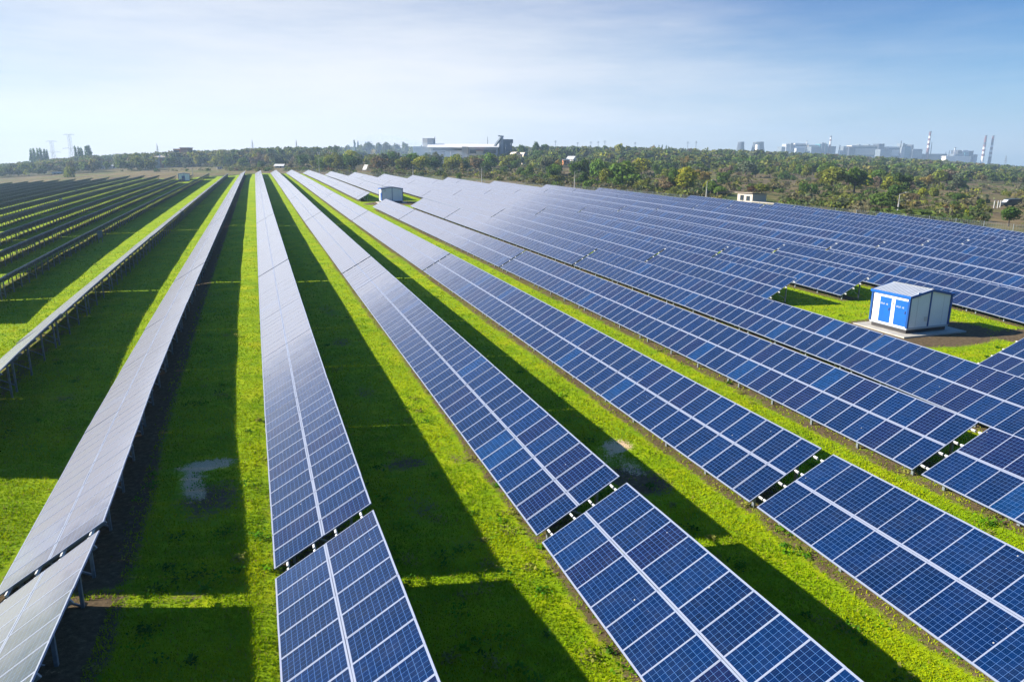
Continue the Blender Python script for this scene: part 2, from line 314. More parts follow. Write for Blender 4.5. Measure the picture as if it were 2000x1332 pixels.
cam = bpy.data.cameras.new('camera'); camo = bpy.data.objects.new('camera', cam); link(camo)
cam.sensor_width = 36; cam.sensor_fit = 'HORIZONTAL'; cam.lens = 36 * FOC / 2000
cam.clip_start = 0.3; cam.clip_end = 20000
Mc = Matrix((R_.normalized(), -D_.normalized(), -F_.normalized())).transposed().to_4x4(); Mc.translation = (0, 0, CAMZ)
camo.location = (0, 0, CAMZ); camo.rotation_euler = Mc.to_euler()
SC.camera = camo
SKYS, SUNE, HAZE, EXPO, DUST, AIR = 0.13, 5.0, 0.00021, 1.33, 0.6, 1.0
VAZ, VELK, VWID, VMAX, VEILC, SSAT, SVAL = 4.0, 2.25, 56.0, 0.98, (3.0, 3.0, 3.08), 1.35, 0.58
TABLES = """
0,8,-120.724,404.193,-2.87,-121.107,412.538,-2.817
0,31,-121.121,412.843,-2.815,-122.431,444.843,-2.62
1,38,-111.831,374.672,-2.494,-113.446,413.486,-2.263
1,27,-113.457,413.79,-2.261,-114.414,441.658,-2.105
2,11,-103.31,345.101,-2.146,-103.802,355.986,-2.082
2,57,-103.816,356.291,-2.08,-105.933,414.299,-1.76
2,23,-105.942,414.603,-1.758,-106.627,438.37,-1.636
3,41,-94.789,315.528,-1.799,-96.474,356.864,-1.573
3,57,-96.484,357.168,-1.571,-98.207,415.034,-1.28
3,19,-98.214,415.337,-1.278,-98.687,435.024,-1.184
4,13,-86.267,285.956,-1.452,-86.869,299.38,-1.381
4,57,-86.882,299.685,-1.379,-88.885,357.647,-1.09
4,57,-88.893,357.95,-1.088,-90.282,415.696,-0.821
4,15,-90.289,415.998,-0.82,-90.598,431.623,-0.751
5,43,-77.744,256.383,-1.105,-79.48,300.232,-0.895
5,57,-79.49,300.536,-0.893,-81.056,358.341,-0.631
5,57,-81.063,358.644,-0.63,-82.174,416.289,-0.385
5,11,-82.179,416.591,-0.383,-82.366,428.168,-0.336
6,16,-69.589,226.758,-0.785,-70.309,242.723,-0.714
6,57,-70.321,243.027,-0.713,-72.201,300.937,-0.46
6,57,-72.209,301.24,-0.459,-73.436,358.923,-0.219
6,57,-73.442,359.225,-0.218,-74.334,416.791,0.01
6,9,-74.338,417.093,0.011,-74.465,426.646,0.048
7,44,-61.531,199.168,-0.455,-63.256,243.504,-0.281
7,57,-63.265,243.807,-0.28,-64.676,301.551,-0.051
7,57,-64.682,301.853,-0.05,-65.634,359.437,0.171
7,57,-65.638,359.739,0.173,-66.351,417.24,0.386
7,21,-66.354,417.541,0.387,-66.583,439.141,0.465
8,13,-53.519,172.595,-0.123,-54.122,186.012,-0.081
8,57,-54.134,186.317,-0.08,-55.877,244.166,0.123
8,57,-55.884,244.469,0.124,-56.927,302.081,0.334
8,57,-56.932,302.383,0.335,-57.664,359.889,0.541
8,57,-57.667,360.19,0.542,-58.236,417.638,0.743
8,13,-58.238,417.94,0.745,-58.357,431.493,0.791
9,38,-45.452,148.074,0.217,-46.836,186.773,0.318
9,57,-46.844,187.076,0.319,-48.036,244.733,0.507
9,57,-48.041,245.035,0.508,-48.796,302.546,0.703
9,57,-48.8,302.847,0.704,-49.357,360.29,0.898
9,57,-49.36,360.591,0.899,-49.812,417.998,1.091
10,13,-36.14,116.544,0.583,-36.672,129.378,0.593
10,57,-36.685,129.733,0.593,-38.091,187.449,0.728
10,57,-38.096,187.751,0.729,-38.85,245.256,0.905
10,57,-38.854,245.557,0.906,-39.375,302.985,1.09
10,57,-39.377,303.286,1.091,-39.791,360.677,1.276
10,35,-39.793,360.978,1.277,-40.015,396.084,1.39
11,19,-29.045,90.858,0.853,-29.819,110.423,0.84
11,19,-29.821,110.464,0.84,-30.334,129.95,0.864
11,57,-30.342,130.303,0.864,-31.231,187.845,1.007
11,57,-31.234,188.146,1.008,-31.764,245.574,1.181
11,57,-31.767,245.875,1.182,-32.165,303.259,1.361
11,41,-32.167,303.56,1.362,-32.416,345.18,1.493
11,28,-32.566,372.255,1.578,-32.714,400.329,1.667
12,10,-22.326,62.532,1.142,-22.903,72.86,1.073
12,28,-22.919,73.215,1.071,-23.815,101.816,1.038
12,28,-23.816,101.857,1.038,-24.3,130.339,1.085
12,57,-24.304,130.691,1.085,-24.883,188.13,1.238
12,57,-24.886,188.431,1.238,-25.277,245.811,1.411
12,57,-25.279,246.112,1.412,-25.6,303.469,1.589
12,57,-25.602,303.77,1.59,-25.889,361.117,1.769
12,15,-25.89,361.417,1.77,-25.962,376.455,1.817
12,32,-26.009,386.479,1.849,-26.159,418.757,1.95
12,3,-26.16,419.058,1.951,-26.176,422.567,1.962
13,10,-12.886,30.897,1.659,-13.708,41.619,1.379
13,10,-13.71,41.659,1.378,-14.134,52.275,1.28
13,10,-14.135,52.315,1.28,-14.398,62.893,1.248
13,10,-14.399,62.934,1.248,-14.583,73.513,1.244
13,28,-14.588,73.865,1.245,-14.908,102.292,1.291
13,28,-14.909,102.332,1.291,-15.124,130.731,1.366
13,57,-15.126,131.082,1.367,-15.453,188.439,1.54
13,57,-15.455,188.74,1.541,-15.729,246.082,1.723
13,57,-15.73,246.383,1.724,-15.984,303.718,1.905
13,57,-15.985,304.018,1.906,-16.229,361.35,2.086
13,47,-16.23,361.651,2.087,-16.426,408.758,2.235
14,17,-5.947,2.769,2.269,-6.114,19.739,1.579
14,13,-6.151,20.315,1.553,-6.608,33.486,1.315
14,10,-6.608,33.526,1.315,-6.763,43.634,1.297
14,10,-6.764,43.674,1.297,-6.866,53.673,1.313
14,10,-6.866,53.713,1.313,-6.944,63.707,1.339
14,10,-6.945,63.748,1.339,-7.008,73.377,1.369
14,28,-7.01,73.728,1.37,-7.163,101.811,1.465
14,28,-7.164,101.851,1.465,-7.295,129.927,1.571
14,57,-7.297,130.278,1.572,-7.541,187.613,1.884
14,57,-7.542,187.913,1.886,-7.772,245.242,2.249
14,57,-7.774,245.543,2.251,-8.001,302.87,2.568
14,57,-8.002,303.171,2.57,-8.23,360.498,2.772
14,57,-8.232,360.798,2.773,-8.459,418.125,2.954
14,7,-8.46,418.426,2.955,-8.49,425.942,2.978
15,17,1.122,2.561,2.22,0.954,19.437,1.181
15,13,0.945,20.01,1.178,0.796,33.154,1.228
15,10,0.796,33.194,1.228,0.716,43.299,1.295
15,10,0.716,43.34,1.295,0.649,53.339,1.358
15,10,0.649,53.379,1.359,0.591,63.375,1.417
15,10,0.591,63.415,1.417,0.539,73.077,1.469
15,28,0.537,73.428,1.47,0.401,101.415,1.602
15,28,0.401,101.455,1.602,0.276,129.434,1.734
15,57,0.275,129.785,1.736,0.037,187.124,2.143
15,57,0.036,187.425,2.145,-0.191,244.756,2.629
15,57,-0.192,245.056,2.631,-0.417,302.384,3.039
15,57,-0.418,302.685,3.041,-0.646,360.013,3.26
15,50,-0.647,360.314,3.261,-0.848,411.026,3.425
16,17,8.217,2.296,2.172,8.918,18.874,1.13
16,13,8.914,19.445,1.129,8.768,32.599,1.216
16,10,8.767,32.639,1.217,8.652,42.764,1.313
16,10,8.651,42.805,1.313,8.551,52.823,1.401
16,10,8.551,52.863,1.401,8.463,62.874,1.479
16,9,8.462,62.914,1.479,8.389,72.217,1.544
16,28,8.386,72.568,1.547,8.197,100.813,1.713
16,28,8.197,100.853,1.713,8.037,129.08,1.867
16,57,8.035,129.431,1.869,7.755,186.792,2.302
16,57,7.753,187.093,2.305,7.502,244.437,2.804
16,57,7.5,244.738,2.807,7.26,302.074,3.226
16,57,7.259,302.375,3.227,7.02,359.708,3.455
16,52,7.019,360.009,3.456,6.805,412.128,3.628
17,17,15.214,2.135,2.122,16.663,18.5,1.236
17,13,16.681,19.062,1.227,16.734,32.128,1.241
17,10,16.734,32.168,1.242,16.624,42.291,1.336
17,10,16.624,42.331,1.336,16.501,52.359,1.433
17,10,16.501,52.399,1.433,16.384,62.424,1.523
17,9,16.383,62.464,1.523,16.288,71.316,1.596
17,28,16.284,71.668,1.599,16.026,99.614,1.794
17,28,16.026,99.654,1.794,15.815,127.574,1.967
17,57,15.813,127.926,1.969,15.462,185.319,2.429
17,57,15.461,185.62,2.432,15.166,242.984,2.95
17,57,15.165,243.284,2.953,14.897,300.634,3.388
17,57,14.895,300.934,3.39,14.637,358.277,3.63
17,44,14.636,358.578,3.631,14.441,403.185,3.783
18,17,22.279,2.124,2.069,23.935,18.475,1.39
18,13,24.001,19.018,1.372,24.614,31.863,1.275
18,10,24.615,31.902,1.275,24.627,41.979,1.351
18,10,24.627,42.019,1.352,24.541,52.035,1.449
18,10,24.541,52.075,1.45,24.427,62.1,1.547
18,9,24.427,62.141,1.548,24.321,71.029,1.629
18,27,24.317,71.381,1.633,24.011,98.95,1.853
18,27,24.01,98.99,1.853,23.751,126.533,2.046
18,29,23.748,126.885,2.049,23.51,156.511,2.289
18,5,23.35,179.097,2.492,23.315,184.315,2.541
18,57,23.313,184.616,2.543,22.965,242.005,3.084
18,57,22.964,242.305,3.087,22.658,299.672,3.54
18,57,22.656,299.972,3.542,22.372,357.327,3.795
18,33,22.37,357.628,3.796,22.211,391.215,3.916
19,17,29.203,1.942,2.021,30.32,18.531,1.543
19,13,30.46,19.046,1.515,32.027,31.532,1.297
19,10,32.029,31.572,1.297,32.309,41.551,1.349
19,10,32.309,41.59,1.349,32.344,51.564,1.444
19,10,32.344,51.604,1.444,32.284,61.613,1.547
19,8,32.284,61.653,1.547,32.202,70.134,1.633
19,27,32.198,70.486,1.636,31.886,97.965,1.884
19,27,31.886,98.005,1.884,31.59,125.466,2.1
19,29,31.587,125.818,2.103,31.309,155.264,2.361
19,5,31.114,178.566,2.584,31.077,183.286,2.63
19,57,31.074,183.587,2.633,30.668,241.002,3.198
19,57,30.666,241.303,3.201,30.318,298.688,3.674
19,55,30.317,298.989,3.676,30.013,354.151,3.935
20,9,36.684,10.206,1.78,36.927,18.801,1.587
20,10,36.943,19.362,1.575,38.956,28.507,1.319
20,10,40.298,48.838,1.39,40.396,59.104,1.499
20,10,40.396,59.145,1.499,40.377,69.452,1.613
20,27,40.375,69.803,1.616,40.126,97.068,1.892
20,27,40.126,97.108,1.892,39.822,124.379,2.133
20,57,39.818,124.732,2.136,39.243,182.233,2.703
20,57,39.241,182.534,2.707,38.774,239.978,3.301
20,57,38.772,240.279,3.304,38.377,297.686,3.8
20,33,38.375,297.987,3.802,38.168,331.095,3.988
21,5,43.822,14.358,1.634,43.953,19.015,1.529
21,10,43.969,19.576,1.517,45.338,28.751,1.302
21,10,47.754,48.537,1.335,48.072,58.764,1.448
21,10,48.072,58.804,1.449,48.181,69.105,1.571
21,27,48.183,69.455,1.575,48.07,96.832,1.881
21,27,48.07,96.872,1.881,47.789,124.293,2.15
21,57,47.785,124.645,2.154,47.176,182.17,2.765
21,57,47.173,182.472,2.769,46.656,239.941,3.393
21,57,46.653,240.242,3.397,46.214,297.67,3.914
21,3,46.212,297.971,3.916,46.19,300.982,3.938
22,13,50.986,19.79,1.459,52.288,32.356,1.201
22,10,52.299,32.393,1.201,54.209,41.801,1.2
22,10,54.214,41.839,1.2,55.162,51.5,1.288
22,10,55.165,51.539,1.289,55.644,61.368,1.408
22,8,55.645,61.408,1.409,55.838,69.099,1.508
22,27,55.844,69.448,1.512,55.946,96.759,1.849
22,27,55.946,96.8,1.849,55.73,124.207,2.147
22,57,55.727,124.559,2.151,55.117,182.097,2.802
22,57,55.113,182.399,2.806,54.555,239.89,3.452
22,41,54.552,240.192,3.456,54.196,281.875,3.86
23,11,58.207,25.617,1.274,59.385,36.455,1.078
23,11,59.396,36.491,1.078,61.652,47.009,1.133
23,11,61.657,47.047,1.133,62.797,57.967,1.265
23,11,62.8,58.006,1.265,63.382,69.142,1.421
23,27,63.395,69.489,1.426,63.797,96.707,1.794
23,27,63.797,96.747,1.795,63.69,124.125,2.122
23,57,63.687,124.477,2.126,63.115,182.016,2.798
23,57,63.112,182.318,2.802,62.525,239.828,3.436
23,18,62.522,240.13,3.439,62.347,258.721,3.624
24,10,65.436,31.74,1.084,66.632,41.087,0.947
24,10,66.644,41.124,0.947,68.755,50.199,1.031
24,10,68.762,50.237,1.032,70.002,59.622,1.162
24,10,70.006,59.66,1.163,70.747,69.24,1.31
24,27,70.767,69.585,1.315,71.554,96.681,1.719
24,27,71.555,96.721,1.719,71.602,124.055,2.076
24,57,71.6,124.407,2.081,71.111,181.931,2.762
24,47,71.108,182.233,2.766,70.614,229.502,3.268
25,11,72.638,36.877,0.915,74.438,47.639,0.835
25,11,74.448,47.675,0.835,76.647,58.344,0.99
25,11,76.652,58.383,0.991,77.92,69.397,1.175
25,27,77.949,69.739,1.181,79.202,96.686,1.622
25,27,79.203,96.726,1.623,79.453,124,2.012
25,57,79.453,124.351,2.016,79.095,181.846,2.707
25,22,79.092,182.148,2.711,78.869,204.278,2.942
26,9,79.867,43,0.724,81.55,51.816,0.7
26,9,81.56,51.853,0.701,83.565,60.587,0.851
26,9,83.572,60.625,0.852,84.892,69.616,1.019
26,27,84.932,69.954,1.025,86.731,96.726,1.505
26,27,86.732,96.766,1.506,87.233,123.964,1.928
26,57,87.235,124.315,1.933,87.058,181.764,2.646
26,3,87.055,182.065,2.649,87.029,185.083,2.681
27,12,87.069,48.138,0.536,89.469,58.941,0.597
27,12,89.478,58.978,0.598,91.66,69.9,0.82
27,27,91.711,70.234,0.827,94.132,96.805,1.348
27,27,94.134,96.844,1.349,94.932,123.951,1.807
27,27,94.937,124.301,1.813,95.105,151.85,2.206
28,9,94.301,54.267,0.098,96.361,62.194,0.189
28,9,96.371,62.23,0.189,98.237,70.246,0.364
28,27,98.301,70.577,0.371,101.407,96.923,0.925
28,27,101.409,96.962,0.926,102.55,123.961,1.418
28,6,102.558,124.31,1.424,102.688,130.794,1.53
29,12,101.503,59.406,-0.123,104.594,70.66,0.095
29,20,104.671,70.986,0.103,107.792,89.72,0.538
29,20,107.797,89.759,0.539,109.393,109.004,0.944
"""

# ------------------------------------------------------------------ solar tables (mid line of each table: x0,y0,z0,x1,y1,z1)
TAB = [tuple(float(v) for v in r.split(',')) for r in TABLES.split()]
NL = 14                         # rows below NL tilt away on the left, the others show their glass
TILT = rad(29.15); CT, ST = math.cos(TILT), math.sin(TILT)
MODL, MODW = 1.648, 0.992
SLOPES = 0.5 * (MODL + 0.014)

def module_mb(mb, x0, x1, y0, y1, u=0, v=0, full=True):
    """one framed module lying flat: glass slot 0, frame slot 1, back slot 2"""
    f = 0.032; fx = 0.05; z = 0.0; g = -0.003; e = 0.0008
    def q(a, b, c, d, zz, m, uv=None): mb.face([(a, c, zz), (b, c, zz), (b, d, zz), (a, d, zz)], m, uv)
    q(x0 + fx, x1 - fx, y0 + f, y1 - f, g, 0, [(u + e, v + e), (u + 1 - e, v + e), (u + 1 - e, v + 1 - e), (u + e, v + 1 - e)])
    q(x0, x1, y0, y0 + f, z, 1); q(x0, x1, y1 - f, y1, z, 1)
    q(x0, x0 + fx, y0 + f, y1 - f, z, 1); q(x1 - fx, x1, y0 + f, y1 - f, z, 1)
    mb.box(x0, x1, y0, y1, z - 0.038, z - 0.0005, 1, 'xXyY')
    mb.face([(x0, y0, z - 0.038), (x0, y1, z - 0.038), (x1, y1, z - 0.038), (x1, y0, z - 0.038)], 2)

_m = MB(); module_mb(_m, -MODL / 2, MODL / 2, -MODW / 2, MODW / 2)
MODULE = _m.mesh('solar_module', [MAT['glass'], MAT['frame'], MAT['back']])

def trestle_mb(mb, y=0.0, zm=1.30, deep=0.4, tilt=TILT):
    def zp(x, o): return zm + x * math.tan(tilt) - o
    mb.bar((-1.30, y, zp(-1.30, 0.20)), (1.36, y, zp(1.36, 0.20)), 0.06, 0.12)
    for x in (-0.85, 0.88):
        mb.box(x - 0.04, x + 0.04, y - 0.055, y + 0.055, -deep, zp(x, 0.27), 0)
    mb.bar((0.85, y + 0.07, 0.35), (-0.15, y + 0.07, zp(-0.15, 0.27)), 0.05, 0.05)
TRESTLES = {}
def trestle_mesh(tilt):
    k = round(math.degrees(tilt), 1)
    if k not in TRESTLES:
        q = MB(); trestle_mb(q, tilt=tilt); TRESTLES[k] = q.mesh('trestle', [MAT['galv']])
    return TRESTLES[k]
def table_tilt(r, y):
    """the seasonal setting of the tables: the left-hand ones stand a little steeper"""
    if r == NL: return rad(33.4 if y < 22 else (31.8 if y < 50 else 31.0))
    if r == NL - 1: return rad(34.5 if y < 55 else (32.5 if y < 90 else 31.2))
    if r < NL - 1: return rad(32.5)
    return rad(29.4)
PURL = (-1.25, -0.37, 0.37, 1.24)

ends = {}
for t in TAB: ends.setdefault(int(t[0]), []).append((t[3], t[6]))
near_end = {}
ORD = ['first', 'second', 'third', 'fourth', 'fifth', 'sixth', 'seventh', 'eighth', 'ninth', 'tenth', 'eleventh', 'twelfth', 'thirteenth',
       'fourteenth', 'fifteenth', 'sixteenth', 'seventeenth', 'eighteenth', 'nineteenth', 'twentieth']
byrow = {}
for i, t in enumerate(TAB): byrow.setdefault(int(t[0]), []).append(i)
for r in byrow: byrow[r].sort(key=lambda i: TAB[i][3])
TINFO = []
FARCACHE = {}
for r in sorted(byrow):
    for k, i in enumerate(byrow[r]):
        _, n, x0, y0, z0, x1, y1, z1 = TAB[i]; n = int(n)
        p0 = Vector((x0, y0, z0)); p1 = Vector((x1, y1, z1)); ey = (p1 - p0); L = ey.length; ey /= L
        ex = Vector((ey.y, -ey.x, 0)).normalized(); ez = ex.cross(ey)
        mid = (p0 + p1) / 2; hg = h1(mid.x, mid.y); zm = mid.z - hg
        M = Matrix((ex, ey, ez)).transposed().to_4x4(); M.translation = (mid.x, mid.y, hg)
        root = empty('solar_table', None, mat=M)
        dist = math.hypot(mid.x, mid.y)
        nb = len(byrow[r])
        if r >= NL:
            lab = '%s table back from the camera in the %s blue-glass row counted from the left' % (ORD[k], ORD[r - NL])
            grp = 'solar tables in the rows that show their glass'
        elif r == NL - 1:
            lab = '%s table back in the thin pale row seen almost edge-on from above' % ORD[k]
            grp = 'solar tables in the rows seen from behind'
        else:
            lab = '%s table back in the %s dark-backed row counted leftward from the edge-on pale row' % (ORD[k], ORD[NL - 2 - r])
            grp = 'solar tables in the rows seen from behind'
        tag(root, lab, 'solar table', grp)
        pit = L / n
        prot = [0.0, 0.0]
        for s, yy in ((0, y0), (1, y1)):
            gaps = [abs(e - yy) for e in (ends[r] and [q for a in ends[r] for q in a]) if abs(e - yy) > 1e-6]
            prot[s] = 0.2 if (not gaps or min(gaps) > 0.25) else 0.012
        near = dist < 92 and r >= NL
        nt_ = max(2, round(L / 2.55)); ys = [(-L / 2 + 0.5) + (L - 1.0) * q / (nt_ - 1) for q in range(nt_)]
        TL = table_tilt(r, mid.y); CT, ST = math.cos(TL), math.sin(TL)
        Rm = Euler((0, -TL, 0))
        if near:
            for a in range(n):
                for b in (0, 1):
                    o = bpy.data.objects.new('solar_module', MODULE); link(o, root)
                    s = (b * 2 - 1) * SLOPES
                    o.location = (s * CT + random.uniform(-.004, .004), -L / 2 + (a + 0.5) * pit, zm + s * ST); o.rotation_euler = (Rm.x + random.gauss(0, .0018), Rm.y + random.gauss(0, .0018), 0)
        else:
            mb = MB()
            for a in range(n):
                for b in (0, 1):
                    s = (b * 2 - 1) * SLOPES
                    module_mb(mb, s - MODL / 2, s + MODL / 2, -L / 2 + a * pit + 0.006, -L / 2 + (a + 1) * pit - 0.006, b, a)
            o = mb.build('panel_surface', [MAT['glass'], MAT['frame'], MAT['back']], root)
            o.location = (0, 0, zm); o.rotation_euler = Rm
        if near or dist < 130:
            for s in PURL:
                mb = MB(); mb.box(-0.03, 0.03, -L / 2 - prot[0], L / 2 + prot[1], -0.115, -0.040, 0)
                o = mb.build('purlin', MAT['alu' if r >= NL else 'galv'], root); o.location = (s * CT, 0, zm + s * ST); o.rotation_euler = Rm
        else:
            mb = MB()
            for s in PURL: mb.box(s - 0.03, s + 0.03, -L / 2 - prot[0], L / 2 + prot[1], -0.115, -0.040, 0)
            o = mb.build('rails', MAT['alu' if r >= NL else 'galv'], root); o.location = (0, 0, zm); o.rotation_euler = Rm
        for y in ys:
            o = bpy.data.objects.new('trestle', trestle_mesh(TL)); link(o, root); o.location = (0, y, zm - 1.30)
        TINFO.append((r, mid, ex.copy(), ey.copy(), L))

# ------------------------------------------------------------------ ground: one sheet out to the horizon
def axis(lo, hi, core0, core1, step, grow):
    a = [core0]
    while a[-1] < core1: a.append(a[-1] + step)
    s = step
    while a[-1] < hi: s = min(s * grow, 60); a.append(a[-1] + s)
    b = [core0]; s = step
    while b[-1] > lo: s = min(s * grow, 60); b.append(b[-1] - s)
    return np.array(sorted(b[1:]) + a)
GX = axis(-3300, 4200, -34, 76, 0.42, 1.05); GY = axis(-60, 4600, 2, 105, 0.5, 1.035)
X, Y = np.meshgrid(GX, GY); nx, ny = len(GX), len(GY)
Z = hgt(X, Y)
sub = np.sin(X * 0.31 + np.sin(Y * 0.23)) * np.sin(Y * 0.27 + 1.3) * 0.03
Z = Z + sub
V = np.stack([X, Y, Z], -1).reshape(-1, 3)
ii = (np.arange(ny - 1)[:, None] * nx + np.arange(nx - 1)[None, :]).ravel()
Fq = np.stack([ii, ii + 1, ii + nx + 1, ii + nx], -1)
bare = np.zeros_like(X); gravel = np.zeros_like(X)
bare_tab = np.zeros_like(X)
for r, mid, ex, ey, L in TINFO:
    m0 = (abs(X - mid.x) < 6 + abs(ey.x) * L) & (abs(Y - mid.y) < L / 2 + 4)
    if not m0.any(): continue
    dx, dy = X[m0] - mid.x, Y[m0] - mid.y
    s = dx * ex.x + dy * ex.y; t = dx * ey.x + dy * ey.y
    hiE = 1.9 if r == NL else (1.15 if r > NL else 0.9)
    v = (0.95 if r == NL else (0.6 if r > NL else 0.5)) * sst(-1.75, -1.2, s) * (1 - sst(hiE - 0.6, hiE + 0.5, s)) * (1 - sst(L / 2 - 0.2, L / 2 + 0.7, abs(t)))
    bare[m0] = np.maximum(bare[m0], v)
def blob(arr, cx, cy, rx, ry, rot=0.0, amt=1.0, soft=0.55):
    c, s_ = math.cos(rot), math.sin(rot)
    a = ((X - cx) * c + (Y - cy) * s_) / rx; b = (-(X - cx) * s_ + (Y - cy) * c) / ry
    d = np.sqrt(a * a + b * b)
    np.maximum(arr, amt * (1 - sst(1 - soft, 1 + soft * 0.4, d)), out=arr)
# grey gravelly scars and worn brown patches in the grass
blob(gravel, -2.8, 28.7, 1.6, 0.6, 0.1, 1.0, .8); blob(gravel, -3.2, 27.0, 0.55, 1.9, 0.1, 0.95, .8); blob(bare, -2.6, 25.6, 1.7, 2.6, 0, 0.62, 0.9)
blob(gravel, 13.9, 26.4, 0.9, 0.8, 0.3, 0.9); blob(gravel, 13.2, 24.6, 0.9, 1.7, 0.2, 0.55); blob(bare, 13.0, 23.0, 1.3, 2.0, 0.3, 0.7)
for cx, cy, rx, ry, a in ((4.8, 27.3, 1.5, 1.3, .8), (4.6, 23.4, 1.2, 2.2, .62), (5.3, 20.6, .8, .9, .6), (-2.9, 19.2, 1.6, .5, .8), (4.4, 37, 1.2, 2.6, .6), (4.2, 48, 1.3, 2.2, .66), (4.4, 58, 1.2, 5, .6), (-3.6, 45, .9, 1.6, .5), (-4.2, 66, .8, 3, .55), (-10.2, 40.5, 1.6, 2.0, .55), (-11, 52, .9, 1.2, .5), (6.9, 27.2, .6, 1.5, .7), (-.3, 25.6, .9, .8, .7), (7.2, 62, 1.0, 6, .4), (6.5, 80, .8, 5, .5), (14.0, 86, 1.0, 3.5, .6)):
    blob(bare, cx, cy, rx, ry, 0.1, a * .72, 0.9)
blob(bare, 43.5, 38.2, 6.6, 4.6, 0.0, 1.0, 0.35); blob(gravel, 37.6, 42.5, 1.7, 0.9, 0.5, 0.5); blob(bare, 50.5, 34.4, 4.4, 2.6, -0.2, 0.9, 0.5); blob(bare, 37.5, 41.5, 3, 2.4, 0, .7)
blob(bare, 29.0, 171.5, 7.5, 6.5, 0, 1.0, 0.3); blob(bare, 36, 165, 5, 4, 0, .9); blob(bare, -32, 361, 8, 6, 0, 0.7)
# farm outline
edge = {}
for r in byrow:
    e = max((TAB[i] for i in byrow[r]), key=lambda t: t[6]); edge[r] = (e[5], e[6])
poly = [(edge[0][0] - 5, -80)]
for r in range(0, NL + 16):
    x, y = edge[r]; poly.append((x - 1.0 if r < NL + 4 else x + 1.5, y + (9 if r < NL + 1 else 6)))
poly += [(edge[NL + 15][0] + 12, edge[NL + 15][1] - 22), (185, 8), (230, -80)]
def inside(px, py, P):
    res = np.zeros(px.shape, bool); j = len(P) - 1
    for i in range(len(P)):
        xi, yi = P[i]; xj, yj = P[j]
        c = ((yi > py) != (yj > py)) & (px < (xj - xi) * (py - yi) / ((yj - yi) if yj != yi else 1e-9) + xi)
        res ^= c; j = i
    return res
lawn = inside(X, Y, poly).astype(float)
field = ((X * CY - Y * SY) / np.maximum(X * SY + Y * CY, 1))    # lateral tangent
msk = np.stack([bare, lawn, gravel, np.ones_like(bare)], -1).reshape(-1, 4)

